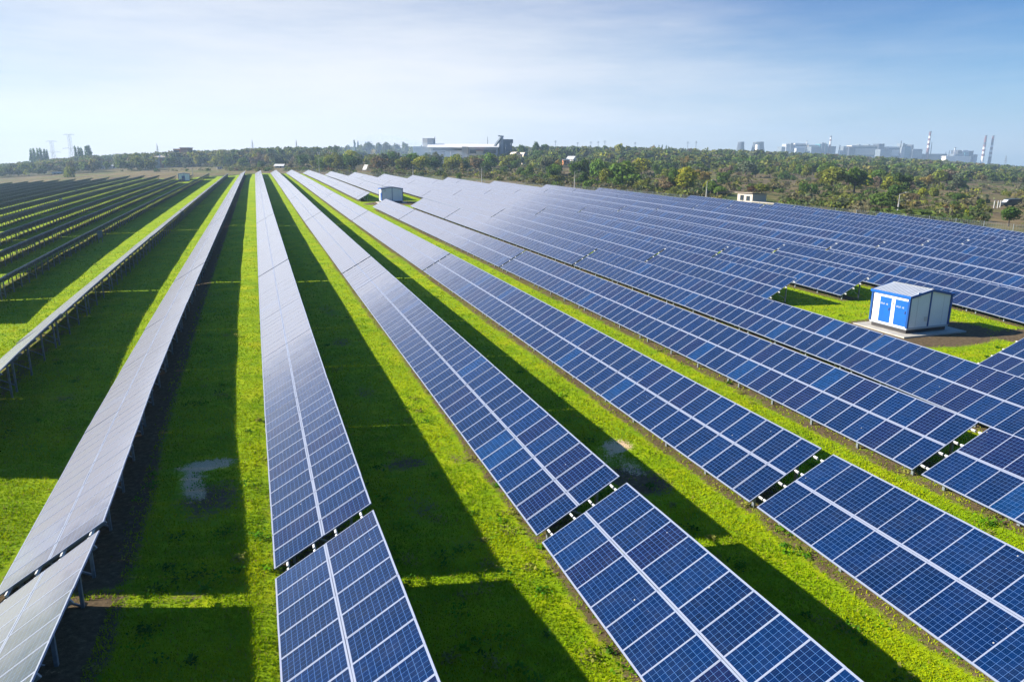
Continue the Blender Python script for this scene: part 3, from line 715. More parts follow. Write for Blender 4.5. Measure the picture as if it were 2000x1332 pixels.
def ground_mat():
    m, nt = new_mat('field_ground'); T = NT(nt)
    at = T.n('ShaderNodeAttribute', _attribute_name='mask').outputs['Color']
    sp = T.n('ShaderNodeSeparateColor', Color=at).outputs
    P = T.n('ShaderNodeNewGeometry').outputs['Position']
    big = T.noise(P, 0.11, 5, 0.62); medn = T.noise(P, 0.75, 6, 0.65); fine = T.noise(P, 5.5, 6, 0.72); tiny = T.noise(P, 26, 4, 0.75)
    st = T.n('ShaderNodeVectorMath', _operation='MULTIPLY', i0=P, i1=(0.55, 3.2, 1.0)).outputs[0]
    streak = T.noise(st, 0.9, 5, 0.65)
    g = T.ramp(medn, [(0.26, (0.11, 0.22, 0.003)), (0.44, (0.19, 0.305, 0.003)), (0.58, (0.27, 0.37, 0.001)), (0.76, (0.39, 0.41, 0.001))])
    g = T.mix(T.math('MULTIPLY', T.ramp(streak, [(0.42, (0, 0, 0)), (0.72, (1, 1, 1))]), 0.35), g, (0.33, 0.35, 0.006))
    g = T.mix(T.ramp(big, [(0.40, (0, 0, 0)), (0.7, (0.45, 0.45, 0.45))]), g, (0.115, 0.23, 0.004))
    pn = T.noise(P, 0.33, 5, 0.7); dn = T.noise(P, 0.9, 7, 0.75)
    g = T.mix(T.ramp(pn, [(0.52, (0, 0, 0)), (0.72, (0.75, 0.75, 0.75))]), g, (0.40, 0.39, 0.003))
    g = T.mix(T.ramp(dn, [(0.65, (0, 0, 0)), (0.78, (0.38, 0.38, 0.38))]), g, (0.18, 0.15, 0.045))
    g = T.mix(T.ramp(dn, [(0.24, (0.6, 0.6, 0.6)), (0.36, (0, 0, 0))]), g, (0.055, 0.15, 0.006))
    fv = T.math('MULTIPLY_ADD', fine, 1.1, 0.45); tv = T.math('MULTIPLY_ADD', tiny, 1.0, 0.5)
    g = T.n('ShaderNodeHueSaturation', Value=fv, Color=g).outputs[0]
    g = T.n('ShaderNodeHueSaturation', Value=tv, Color=g).outputs[0]
    soil = T.ramp(fine, [(0.3, (0.06, 0.042, 0.022)), (0.55, (0.13, 0.095, 0.055)), (0.75, (0.24, 0.18, 0.11))])
    grav = T.ramp(tiny, [(0.3, (0.32, 0.22, 0.12)), (0.7, (0.95, 0.70, 0.42))])
    # worn grass breaks up through noise
    bn = T.math('ADD', T.math('MULTIPLY', sp[0], 1.25), T.math('MULTIPLY', T.math('SUBTRACT', fine, 0.5), 1.3))
    bn = T.math('ADD', bn, T.math('MULTIPLY', T.math('SUBTRACT', medn, 0.5), 0.8))
    bm = T.ramp(bn, [(0.42, (0, 0, 0)), (0.72, (1, 1, 1))])
    gn = T.math('ADD', sp[2], T.math('MULTIPLY', T.math('SUBTRACT', fine, 0.5), 1.2))
    gn = T.math('ADD', gn, T.math('MULTIPLY', T.math('SUBTRACT', medn, 0.5), 1.2)); gn = T.math('ADD', gn, T.math('MULTIPLY', T.math('SUBTRACT', tiny, 0.5), 1.3))
    gm = T.ramp(gn, [(0.40, (0, 0, 0)), (0.66, (1, 1, 1))])
    c = T.mix(bm, g, soil); c = T.mix(gm, c, grav)
    # rough dry heath outside the fence
    hb = T.noise(P, 0.020, 5, 0.6); hm = T.noise(P, 0.16, 6, 0.7)
    hc = T.ramp(hb, [(0.34, (0.065, 0.090, 0.020)), (0.45, (0.115, 0.110, 0.034)), (0.53, (0.165, 0.122, 0.060)), (0.61, (0.110, 0.084, 0.050)), (0.72, (0.085, 0.105, 0.024))])
    hv = T.math('MULTIPLY_ADD', hm, 1.7, 0.15)
    hc = T.n('ShaderNodeHueSaturation', Value=hv, Color=hc).outputs[0]
    ln = T.math('ADD', sp[1], T.math('MULTIPLY', T.math('SUBTRACT', medn, 0.5), 0.6))
    c = T.mix(T.ramp(ln, [(0.4, (0, 0, 0)), (0.6, (1, 1, 1))]), hc, c)
    p = T.n('ShaderNodeBsdfPrincipled', Base__Color=c, Roughness=0.95)
    p.inputs['Specular IOR Level'].default_value = 0.1
    hsum = T.math('ADD', T.math('MULTIPLY', fine, 0.6), T.math('ADD', tiny, T.math('MULTIPLY', medn, 0.5)))
    bp = T.n('ShaderNodeBump', Strength=0.6, Distance=0.12, Height=hsum)
    nt.links.new(bp.outputs[0], p.inputs['Normal'])
    T.out(p.outputs[0])
    return m
MAT['ground'] = ground_mat()
gme = np_mesh('ground', V, Fq, MAT['ground'], {'mask': ('POINT', msk)})
gme.polygons.foreach_set('use_smooth', [True] * len(gme.polygons))
go = bpy.data.objects.new('ground', gme); link(go); tag(go, kind='structure')

# ------------------------------------------------------------------ grass blades close to the viewer
def grass():
    n = 420000
    d = 9 + RNG.exponential(21, n)
    u = RNG.uniform(-0.82, 0.82, n)
    x = d * SY + u * d * CY; y = d * CY - u * d * SY
    keep = inside(x, y, poly) & (y > 3)
    bi = np.clip(np.searchsorted(GX, x), 0, nx - 1); bj = np.clip(np.searchsorted(GY, y), 0, ny - 1)
    bv = np.maximum(bare[bj, bi] * 1.0, gravel[bj, bi])
    keep &= RNG.random(n) > bv * 1.25
    x, y, d = x[keep], y[keep], d[keep]; n = len(x)
    dens = np.sin(x * 2.1 + np.sin(y * 1.7) * 2) * np.sin(y * 1.9 + np.sin(x * 1.3) * 2)
    tall = 0.035 + 0.045 * RNG.random(n) + 0.035 * np.clip(dens, 0, 1) + 0.0006 * d
    w = 0.010 + 0.0007 * d
    a = RNG.uniform(0, 2 * np.pi, n); ln = RNG.normal(0, 0.5, (n, 2)) * tall[:, None]
    z = hgt(x, y) + np.sin(x * 0.31 + np.sin(y * 0.23)) * np.sin(y * 0.27 + 1.3) * 0.03 - 0.01
    V = np.zeros((n, 3, 3)); ca, sa = np.cos(a) * w, np.sin(a) * w
    V[:, 0] = np.stack([x - ca, y - sa, z], -1); V[:, 1] = np.stack([x + ca, y + sa, z], -1); V[:, 2] = np.stack([x + ln[:, 0], y + ln[:, 1], z + tall], -1)
    F = np.arange(n * 3).reshape(n, 3)
    t = np.clip(0.5 + 0.3 * np.sin(x * 0.9 + np.sin(y * .7) * 2) + RNG.normal(0, 0.16, n), 0, 1)[:, None]
    c = (1 - t) * np.array([[0.16, 0.29, 0.003]]) + t * np.array([[0.36, 0.41, 0.004]])
    dry = RNG.random(n)[:, None] < 0.05
    c = np.where(dry, np.array([[0.26, 0.22, 0.06]]), c)
    c4 = np.concatenate([c, np.ones((n, 1))], 1)
    me = np_mesh('grass', V.reshape(-1, 3), F, MAT['grassblade'], {'tint': ('FACE', c4)})
    o = bpy.data.objects.new('grass', me); link(o)
    tag(o, 'short bright green grass between the panel rows', 'grass', kind='stuff')
grass()
def weeds():
    rg = np.random.default_rng(21); Vs = []; Cs = []
    k = 0
    while k < 420:
        d = 11 + rg.exponential(17); u = rg.uniform(-.75, .75); x = d * SY + u * d * CY; y = d * CY - u * d * SY
        bj = min(ny - 1, np.searchsorted(GY, y)); bi = min(nx - 1, np.searchsorted(GX, x))
        if y < 3 or not inside(np.array([x]), np.array([y]), poly)[0] or bare[bj, bi] > .75: continue
        k += 1; n = rg.integers(20, 60); R0 = rg.uniform(.12, .42); z = h1(x, y)
        q = rg.normal(0, R0 * .5, (n, 2)); zz = z + rg.uniform(.02, .05 + R0 * .35, n); a = rg.uniform(0, 6.28, n); s = rg.uniform(.025, .06, n)
        tl = rg.normal(0, .5, (n, 2))
        c0 = np.stack([x + q[:, 0], y + q[:, 1], zz], -1); e1 = np.stack([np.cos(a) * s, np.sin(a) * s, tl[:, 0] * s], -1); e2 = np.stack([-np.sin(a) * s, np.cos(a) * s, tl[:, 1] * s], -1)
        Vs.append(np.stack([c0 - e1, c0 - e2 * .7, c0 + e1, c0 + e2 * .7], 1).reshape(-1, 3))
        base = np.array([(.07, .20, .012), (.10, .24, .008), (.05, .14, .012), (.24, .25, .05)][rg.integers(4)])
        Cs.append(np.concatenate([base * rg.uniform(.7, 1.3, (n, 1)), np.ones((n, 1))], 1))
    V = np.concatenate(Vs); C = np.concatenate(Cs); F = np.arange(len(V)).reshape(-1, 4)
    o = bpy.data.objects.new('weeds', np_mesh('weeds', V, F, MAT['grassblade'], {'tint': ('FACE', C)})); link(o)
    tag(o, 'scattered darker broad-leaved weeds in the grass strips', 'weeds', kind='stuff')
weeds()

# ------------------------------------------------------------------ transformer kiosks (white panels, blue doors and trim)
def kiosk(loc, rz, label, w=4.85, d=3.75, side_door=False, tall=2.75):
    root = empty('transformer_kiosk', loc, rz); tag(root, label, 'kiosk', 'blue and white transformer kiosks')
    base = 0.42; H = base + tall; rise = 0.36
    mb = MB(); mb.box(-w / 2 + .08, w / 2 - .08, .08, d - .08, -0.5, base - .14); mb.build('plinth', MAT['plinth'], root)
    mb = MB(); mb.box(-w / 2 - .03, w / 2 + .03, -.03, d + .03, base - .14, base); mb.build('base_channel', MAT['ltgrey'], root)
    mb = MB()                                             # walls with gables front and back
    for y, s in ((0, -1), (d, 1)):
        pts = [(-w / 2, y, base), (w / 2, y, base), (w / 2, y, H), (0, y, H + rise), (-w / 2, y, H)]
        mb.face(pts if s < 0 else pts[::-1])
    mb.face([(-w / 2, 0, base), (-w / 2, 0, H), (-w / 2, d, H), (-w / 2, d, base)]); mb.face([(w / 2, 0, base), (w / 2, d, base), (w / 2, d, H), (w / 2, 0, H)])
    wall = mb.build('wall', MAT['white'], root)
    for k in range(1, 5):                                 # panel joints on the front
        pass
    mb = MB()
    for x in (-w / 4 - .2, -w / 4 + .95, w / 4 - .9, w / 4 + .3): mb.box(x - .006, x + .006, -.006, -.002, base + .02, H - .05)
    mb.build('panel_joint', MAT['pole'], wall)
    for x in (-w / 2, w / 2):
        for y in (0, d):
            mb = MB(); mb.box(x - .075, x + .075, y - .075, y + .075, base + .002, H - .02); mb.build('corner_trim', MAT['navy'], root)
    mb = MB(); mb.box(-.06, .06, -.035, -.003, base + .002, H + rise - .06); mb.build('centre_trim', MAT['navy'], root)
    ov = 0.09
    rf = MB()
    for s in (-1, 1):
        a = Vector((s * (w / 2 + ov), 0, H - .02)); b = Vector((0, 0, H + rise + .03))
        nrm = Vector((s * rise, 0, w / 2)).normalized() * 0.05
        for yy0, yy1 in ((-ov, d + ov),):
            p = [Vector((a.x, yy0, a.z)), Vector((a.x, yy1, a.z)), Vector((b.x, yy1, b.z)), Vector((b.x, yy0, b.z))]
            q = [v + nrm for v in p]
            if s > 0: p = p; q = q
            rf.face([q[0], q[3], q[2], q[1]] if s < 0 else [q[0], q[1], q[2], q[3]], 0)
            rf.face([p[0], p[1], p[2], p[3]], 0)
            for i in range(4):
                j = (i + 1) % 4; rf.face([p[i], p[j], q[j], q[i]], 0)
            for k in range(1, 14):                          # standing seams
                y = yy0 + (yy1 - yy0) * k / 14
                rf.bar((a.x, y, a.z + .065), (b.x, y, b.z + .065), 0.03, 0.03, 0)
    roof = rf.build('roof', MAT['roofmetal'], root)
    mb = MB(); mb.bar((0, -ov - .02, H + rise + .085), (0, d + ov + .02, H + rise + .085), 0.16, 0.03); mb.build('ridge_cap', MAT['pole'], roof)
    for y in (-ov - .02, d + ov + .02):
        for s in (-1, 1):
            mb = MB(); mb.bar((s * (w / 2 + ov + .02), y, H - .04), (0, y, H + rise + .01), 0.05, 0.17); mb.build('gable_fascia', MAT['navy'], roof)
    for s in (-1, 1):
        mb = MB(); mb.box(s * (w / 2 + ov + .02) - .03, s * (w / 2 + ov + .02) + .03, -ov - .045, d + ov + .045, H - .12, H + .06); mb.build('eaves_fascia', MAT['blue'], roof)
    xl = -w / 2 - .022
    def door(y0, y1):
        mb = MB(); mb.box(xl - .02, xl + .018, y0, y1, base + .06, base + 1.86); dr = mb.build('door', MAT['blue'], root)
        mb = MB(); mb.box(xl - .055, xl - .022, y0 + .10, y0 + .15, base + .95, base + 1.15); mb.build('handle', MAT['plinth'], dr)
        mb = MB()
        for k in range(7):
            if k in (2,): continue
            yy = y0 + .28 + k * .095; mb.box(xl - .026, xl - .021, yy, yy + .055, base + 1.30 + .02 * (k % 2), base + 1.44 - .03 * (k % 3 == 1))
        mb.build('lettering', MAT['sign'], dr)
    if not side_door:
        door(.10, 1.12); door(1.46, 2.44)
        mb = MB(); mb.box(xl - .02, xl + .018, 1.14, 1.44, base + .06, base + 1.86); pn = mb.build('door_post_panel', MAT['white'], root)
        mb = MB(); mb.box(xl - .04, xl - .022, 1.23, 1.35, base + 1.48, base + 1.57); mb.build('plate', MAT['plinth'], pn)
        for (x, z, a, b) in ((-w / 2 + .78, base + 2.28, .30, .36), (-w / 4 + .72, base + .55, .26, .32)):
            mb = MB(); mb.box(x - a / 2, x + a / 2, -.045, -.003, z - b / 2, z + b / 2, 0)
            for k in range(4): mb.box(x - a / 2 + .03, x + a / 2 - .03, -.055, -.046, z - b / 2 + .05 + k * .07, z - b / 2 + .085 + k * .07, 0)
            mb.build('vent_grille', MAT['alu'], root)
    else:
        mb = MB(); mb.box(-1.0, .35, -.05, -.004, base + .05, base + 2.1); dr = mb.build('door', MAT['navy'], root)
        mb = MB(); mb.box(.2, .26, -.08, -.052, base + .95, base + 1.15); mb.build('handle', MAT['plinth'], dr)
    return root
def pad(x0, x1, y0, y1):
    mb = MB(); z = max(h1(x0, y0), h1(x1, y1), h1(x0, y1), h1(x1, y0)) + .06
    mb.box(x0, x1, y0, y1, z - .5, z); o = mb.build('concrete_pad', MAT['concrete']); tag(o, kind='structure'); return z
zp = pad(41.0, 46.7, 36.85, 41.5)
kiosk((43.75, 37.55, zp), 0.03, 'large blue and white kiosk with two blue doors on bare brown ground at the right', 3.9, 3.15, False, 2.2)
zp = pad(25.7, 32.2, 170.7, 176.3)
kiosk((28.9, 171.6, zp), 0.0, 'grey-walled kiosk with a blue roof half hidden behind whitish panels mid-field', 4.9, 4.0)
z3 = h1(-32.2, 361.5)
kiosk((-32.2, 361.5, z3 + .1), 0.09, 'small kiosk with one dark blue front door at the far end of the left rows', 4.6, 3.6, True, 2.9)
mb = MB(); c = land(405, 372); mb.box(c.x - 4, c.x + 5, c.y - 1, c.y + 1, c.z - .2, c.z + .12); o = mb.build('concrete_slab', MAT['concrete']); tag(o, kind='structure')

# ------------------------------------------------------------------ combiner boxes standing behind the left rows
def combiner(px, py, label, s=1.0, lift=0.7):
    p = hit(px, py)
    root = empty('combiner_box', p, 0.1); tag(root, label, 'junction box', 'grey combiner boxes behind the left rows')
    mb = MB(); mb.box(-.32 * s, .32 * s, -.14, .14, lift, lift + 1.0 * s); b = mb.build('cabinet', MAT['greysteel'], root)
    mb = MB(); mb.box(-.28 * s, .28 * s, -.17, -.142, lift + .05, lift + .95 * s); mb.build('cabinet_door', MAT['galv'], b)
    for x in (-.25, .25):
        mb = MB(); mb.box(x * s - .03, x * s + .03, -.03, .03, -.3, lift + .02); mb.build('leg', MAT['galv'], root)
for a in ((197, 474, 'grey box on legs under the nearest dark-backed row at the left', .95), (357, 428, 'pale grey box under the thin edge-on row, mid-way along it', .95),
          (120, 403, 'small grey box among the dark rows at far left, nearest of the small ones', 1.2), (151, 383, 'small pale box among the dark rows, behind the one with the green strip', 1.2),
          (141, 375, 'faint grey box deep among the dark rows at left', 1.2), (313, 359, 'small white box near the far kiosk at left', 1.2)):
    combiner(*a)

# ------------------------------------------------------------------ lamp posts along the fence
def lamp(px, py, top, label, arm=True, d=None):
    p = hit(px, py) if d is None else land(px, d, py)
    fd = (p - Vector((0, 0, CAMZ))).dot(F_)
    Ht = (py - top) / FOC * fd * 1.03; OCC.append((px - 9, px + 14, 60, fd + 3))
    root = empty('lamp_post', p, 0); tag(root, label, 'lamp post', 'pale lamp posts along the fence')
    mb = MB(); mb.lathe([(.19, -.5), (.17, Ht * .55), (.15, Ht * .55 + .05)], 10); mb.build('concrete_shaft', MAT['pole'], root)
    mb = MB(); mb.lathe([(.10, Ht * .55), (.075, Ht)], 8); mb.build('upper_pole', MAT['pole'], root)
    if arm:
        mb = MB(); mb.bar((0, 0, Ht - .06), (1.3, -.25, Ht + .28), .09, .09); mb.build('arm', MAT['pole'], root)
        mb = MB(); mb.box(1.2, 1.95, -.40, -.15, Ht + .22, Ht + .36); mb.build('lamp_head', MAT['ltgrey'], root)
lamp(1752, 423, 381, 'pale lamp post with a bent arm by the dark bush at the right')
lamp(1379, 390, 356, 'slim white pole between the tables and a green tree, left of the block shed')
lamp(1122, 369, 337, 'pale pole with a short arm in front of olive trees', )
lamp(941, 357, 329, 'thin pole below the white factory hall and in front of brown heath')
lamp(807, 348, 325, 'thin pole right of the tilted white board', False)
lamp(624, 338, 311, 'thin pole with a white foot left of the tilted white board', False)
lamp(377, 345, 327, 'faint thin pole in the brown field behind the far kiosk', False)

# ------------------------------------------------------------------ perimeter fence of wire mesh
fl = []
for r in range(NL + 2, NL + 16):
    x, y = edge[r]; fl.append((x + 3.2, y + 7.5))
fl = fl + [(edge[NL + 15][0] + 13, edge[NL + 15][1] - 18), (edge[NL + 15][0] + 26, edge[NL + 15][1] - 40)]
root = empty('wire_fence', (0, 0, 0)); tag(root, 'thin wire fence on dark posts running behind the right-hand tables', 'fence')
pts = []
for (xa, ya), (xb, yb) in zip(fl[:-1], fl[1:]):
    n = max(1, int(math.hypot(xb - xa, yb - ya) / 4.4))
    for k in range(n): pts.append((xa + (xb - xa) * k / n, ya + (yb - ya) * k / n))
pts.append(fl[-1]); pts = pts[-100:]
mb0 = MB(); mb0.box(-.04, .04, -.04, .04, -.4, 2.0); PM = mb0.mesh('post', [MAT['galv']])
for x, y in pts:
    o = bpy.data.objects.new('post', PM); link(o, root); o.location = (x, y, h1(x, y))
mb = MB()
for (xa, ya), (xb, yb) in zip(pts[:-1], pts[1:]):
    za, zb = h1(xa, ya), h1(xb, yb)
    for k in range(9): mb.bar((xa, ya, za + .15 + k * .22), (xb, yb, zb + .15 + k * .22), .018, .018)
    m_ = 12
    for q in range(m_):
        f = q / m_; x = xa + (xb - xa) * f; y = ya + (yb - ya) * f; z = za + (zb - za) * f; mb.bar((x, y, z + .1), (x, y, z + 1.95), .014, .014)
mb.build('wire_mesh', MAT['galv'], root)

# ------------------------------------------------------------------ small buildings and odd things beyond the fence
def gbox(parent, name, x0, x1, y0, y1, z0, z1, m):
    mb = MB(); mb.box(x0, x1, y0, y1, z0, z1); return mb.build(name, m, parent)
# whitewashed block shed with a flat sheet roof
OCC += [(297, 322, 560, 706), (1425, 1516, 100, 216), (1932, 1994, 100, 285), (699, 726, 250, 520)]
p = hit(1469, 396); root = empty('block_shed', p, 0.0); tag(root, 'low whitewashed block shed with a flat sheet roof right behind the tables', 'shed')
sw, sl, sh = 4.3, 6.4, 2.1
mb = MB(); mb.box(0, sw, 0, sl, -.5, sh); mb.build('wall', MAT['brickw'], root)
mb = MB(); mb.box(-.004, .06, 1.0, 2.6, .1, 1.55); mb.box(-.006, .05, 3.6, 5.2, 0, 1.7); mb.build('door_opening', MAT['darkwin'], root)
mb = MB(); M = Matrix.Translation((-.5, -.5, sh + .28)) @ Euler((rad(-1.2), rad(3.0), 0)).to_matrix().to_4x4(); mb.box(0, sw + 1.2, 0, sl + 1.6, 0, .12, 0, M=M); mb.build('roof', MAT['asb'], root)
mb = MB(); mb.bar((-.5, sl + .6, sh + .15), (-4.6, sl + 2.5, sh + .15), .12, .12); mb.bar((-4.6, sl + 2.5, -.4), (-4.6, sl + 2.5, sh + .15), .14, .14); mb.build('lean_to_beam', MAT['wood'], root)
# pale pipe rail in front of the shed
a = hit(1440, 399); b = hit(1511, 405.5); root = empty('pipe_rail', a); tag(root, 'long pale pipe on short props just below the block shed', 'pipe')
v = b - a; mb = MB(); mb.bar((0, 0, .9), (v.x, v.y, v.z + .9), .22, .22); mb.build('pipe', MAT['brickw'], root)
for k in range(6):
    mb = MB(); q = v * (k / 5.0); mb.box(q.x - .08, q.x + .08, q.y - .08, q.y + .08, q.z - .4, q.z + .8); mb.build('prop', MAT['concrete'], root)
# dark van
p = hit(1972, 404); root = empty('parked_van', p, YAW * -1 + 0.12); tag(root, 'dark panel van parked on the brown field at the right edge', 'van')
mb = MB(); prof = [(-2.9, .45), (-2.95, 1.05), (-2.15, 1.25), (-1.35, 2.05), (-.9, 2.25), (2.6, 2.3), (2.85, 2.1), (2.9, .45)]
for s in (-1, 1):
    pp = [(x, s * .98, z) for x, z in prof]; mb.face(pp if s < 0 else pp[::-1])
for (xa, za), (xb, zb) in zip(prof, prof[1:] + prof[:1]): mb.face([(xa, .98, za), (xb, .98, zb), (xb, -.98, zb), (xa, -.98, za)])
body = mb.build('body', MAT['vandark'], root)
mb = MB(); mb.face([(-2.10, -.9, 1.32), (-2.10, .9, 1.32), (-1.42, .85, 2.02), (-1.42, -.85, 2.02)][::-1]); o = mb.build('windscreen', MAT['ltgrey'], root); o.location = (-.02, 0, .01)
mb = MB(); mb.box(-1.4, -.5, -.995, -.985, 1.35, 1.95); mb.build('side_window', MAT['darkwin'], root)
for x in (-1.9, 1.8):
    for y in (-.9, .9):
        mb = MB(); mb.lathe([(.0, -.11), (.36, -.11), (.36, .11), (.0, .11)], 14); o = mb.build('wheel', MAT['rubber'], root); o.rotation_euler = (rad(90), 0, 0); o.location = (x, y, .36)
# white posts of the gate beside the van
for k, (px, py) in enumerate(((1941, 407), (1948, 407), (1953, 406))):
    p = hit(px, py); mb = MB(); mb.box(-.12, .12, -.12, .12, -.4, 1.9); mb.lathe([(.17, 1.9), (.02, 2.1)], 6)
    o = mb.build('gate_post', MAT['pole'], loc=p); tag(o, 'pale %s gate post in front of the parked dark van' % ('leftmost', 'middle', 'rightmost')[k], 'post', 'gate posts by the van')
# tilted white board
p = hit(710, 335); root = empty('tilted_board', p, -0.75); fd = (p - Vector((0, 0, CAMZ))).dot(F_); k = fd / FOC
tag(root, 'white board leaning steeply on a frame at the far fence', 'board')
mb = MB(); w = 9 * k; Ht = 12.5 * k
M = Matrix(((1, 0, .42, 0), (0, 1, .25, 0), (0, 0, 1, 0), (0, 0, 0, 1))); mb.box(-w / 2, w / 2, -.1, .1, .8, Ht, 0, M=M); mb.build('panel', MAT['whitewall'], root)
for x in (-w / 3, w / 3):
    mb = MB(); mb.bar((x + .4 * Ht * .9, .5, Ht * .85), (x + 2.2, 1.6, -.3), .18, .18); mb.bar((x + .3, .1, 1), (x, .1, -.4), .2, .2); mb.build('strut', MAT['galv'], root)
def hut(px, py, wpx, hpx, label, wallm, roofm, rise=0.5, depth=1.3, rz=0.0, d=None, name='garden_hut', cat='hut', window=True, gable_front=False):
    p = hit(px, py) if d is None else land(px, d, py)
    fd = (p - Vector((0, 0, CAMZ))).dot(F_); OCC.append((px - wpx * .55, px + wpx * .55, fd - 230, fd + 14)); k = fd / FOC; w = wpx * k; Hh = hpx * k / (1 + rise * .6); D = w * depth
    root = empty(name, p, -YAW + rz); tag(root, label, cat)
    mb = MB(); mb.box(-w / 2, w / 2, 0, D, -1.0, Hh); wl = mb.build('wall', wallm, root)
    R = Hh * rise
    mb = MB(); e = .12 * w
    if gable_front:
        for y, s in ((0, 1), (D, -1)):
            t = [(-w / 2, y, Hh), (w / 2, y, Hh), (0, y, Hh + R)]; mb.face(t if s > 0 else t[::-1], 1)
        for s in (-1, 1):
            q = [(s * (w / 2 + e), -e, Hh - R * .2), (s * (w / 2 + e), D + e, Hh - R * .2), (0, D + e, Hh + R + .1), (0, -e, Hh + R + .1)]
            mb.face(q if s > 0 else q[::-1], 0); mb.face([(a, b, c - .15) for a, b, c in (q[::-1] if s > 0 else q)], 0)
    else:
        for y0, y1, z0, z1 in ((-e, D / 2, Hh - .05, Hh + R), (D / 2, D + e, Hh + R, Hh - .05)):
            mb.face([(-w / 2 - e, y0, z0), (w / 2 + e, y0, z0), (w / 2 + e, y1, z1), (-w / 2 - e, y1, z1)], 0)
            mb.face([(-w / 2 - e, y0, z0 - .15), (-w / 2 - e, y1, z1 - .15), (w / 2 + e, y1, z1 - .15), (w / 2 + e, y0, z0 - .15)], 0)
        for x in (-w / 2, w / 2): mb.face([(x, 0, Hh), (x, D, Hh), (x, D / 2, Hh + R - .1)], 1)
    mb.build('roof', [roofm, wallm], root)
    if window:
        mb = MB(); mb.box(-w * .3, -w * .05, -.05, -.004, Hh * .35, Hh * .75); mb.box(w * .12, w * .3, -.05, -.004, 0, Hh * .75); mb.build('window', MAT['darkwin'], root)
    return root
hut(1106, 323, 13, 11, 'cream garden house with an orange wall among trees, right of the factory', MAT['tile'], MAT['asb'], .25, 1, .5)
hut(1123, 320, 11, 12, 'white-gabled garden house with a pale roof, right of the orange hut', MAT['whitewall'], MAT['ltgrey'], .55, 1.6, .75, gable_front=True)
hut(1323, 319, 8, 11, 'small pinkish gabled house in the trees, left of the cooling towers', MAT['stone'], MAT['tile'], .7, 1.2, .5, gable_front=True)
hut(1385, 333, 7, 5, 'tiny pale shed on the brown heath, left of centre right', MAT['stone'], MAT['brick'], .3)
hut(1462, 311, 11, 5, 'long pale roof showing in the trees under the cooling towers', MAT['ltgrey'], MAT['whitewall'], .5)
hut(1509, 322, 10, 7, 'cream-roofed shed between the cooling towers and the big olive trees', MAT['stone'], MAT['brickw'], .9)
hut(1538, 324, 10, 4, 'flat white roof left of the big olive pair of trees', MAT['ltgrey'], MAT['whitewall'], .4)
hut(218, 318, 14, 6, 'white cottage in front of the trees at far left', MAT['whitewall'], MAT['ltgrey'], .5, 1, .3, d=820)
hut(108, 325, 17, 4, 'long low white roof at the edge of the brown field, far left', MAT['ltgrey'], MAT['whitewall'], .5, 1, 0, d=620)
hut(57, 311, 12, 4, 'pale orange roof in the trees at the left edge', MAT['stone'], MAT['tile'], .5, 1, .2, d=900)
hut(198, 320, 9, 6, 'blue-grey shed left of the white cottage', MAT['ltgrey'], MAT['navy'], .5, 1, .4, d=800)
hut(404, 308, 6, 7, 'small orange-walled house above the yellow poplars', MAT['tile'], MAT['stone'], .5, 1, .4, d=800)
hut(545, 328, 16, 6, 'low white curved-roof car shelter beyond the central rows', MAT['ltgrey'], MAT['whitewall'], .9, .8, 0, d=520)
hut(428, 322, 9, 5, 'small white box shed with a dark side, left of the central rows', MAT['whitewall'], MAT['plinth'], .2, .8, .4, d=560)
hut(795, 305, 12, 5, 'white roof in blue smoke left of the factory', MAT['ltgrey'], MAT['whitewall'], .4, 1, 0, d=760)
hut(1030, 302, 10, 4, 'pale roof right behind the arched hangar', MAT['ltgrey'], MAT['whitewall'], .4, 1, 0, d=820)

def block(parent, name, px0, px1, top, d, depth, m, bottom=316, rz=0.0, winrows=0, roof=None, wins=None, z0=None):
    """a plain building volume seen between two columns, ground to a height, its face turned rz from the viewer"""
    a = spot(px0, top, d); b = spot(px1, top, d)
    w = (b - a).length / max(.3, math.cos(rz)); zt = (a.z + b.z) / 2
    g = min(h1(a.x, a.y), h1(b.x, b.y)) - 2 if z0 is None else z0
    inv = parent.matrix_world.inverted() if parent else Matrix()
    M = Matrix.Translation((a.x, a.y, 0)) @ Matrix.Rotation(-YAW + rz, 4, 'Z')
    pm = Matrix.Translation(parent.location).inverted() if parent else Matrix()
    mb = MB(); mb.box(0, w, 0, depth, g, zt, 0, M=pm @ M); o = mb.build(name, m, parent)
    if roof is not None:
        mb = MB(); mb.box(-.6, w + .6, -.6, depth + .6, zt + .002, zt + max(.5, .03 * w), 0, M=pm @ M); mb.build('roof', roof, o if name != 'wall' else parent)
    if winrows:
        mb = MB(); hh = zt - g - 2
        for r in range(winrows):
            zc = g + 2 + hh * (r + .62) / winrows
            mb.box(w * .04, w * .96, -.25, -.02, zc, zc + hh / winrows * .22, 0, M=pm @ M)
        mb.build('window_band', wins or MAT['darkwin'], o)
    return o
def complex_root(name, px, d, label, cat):
    p = land(px, d); r = empty(name, p); tag(r, label, cat); return r
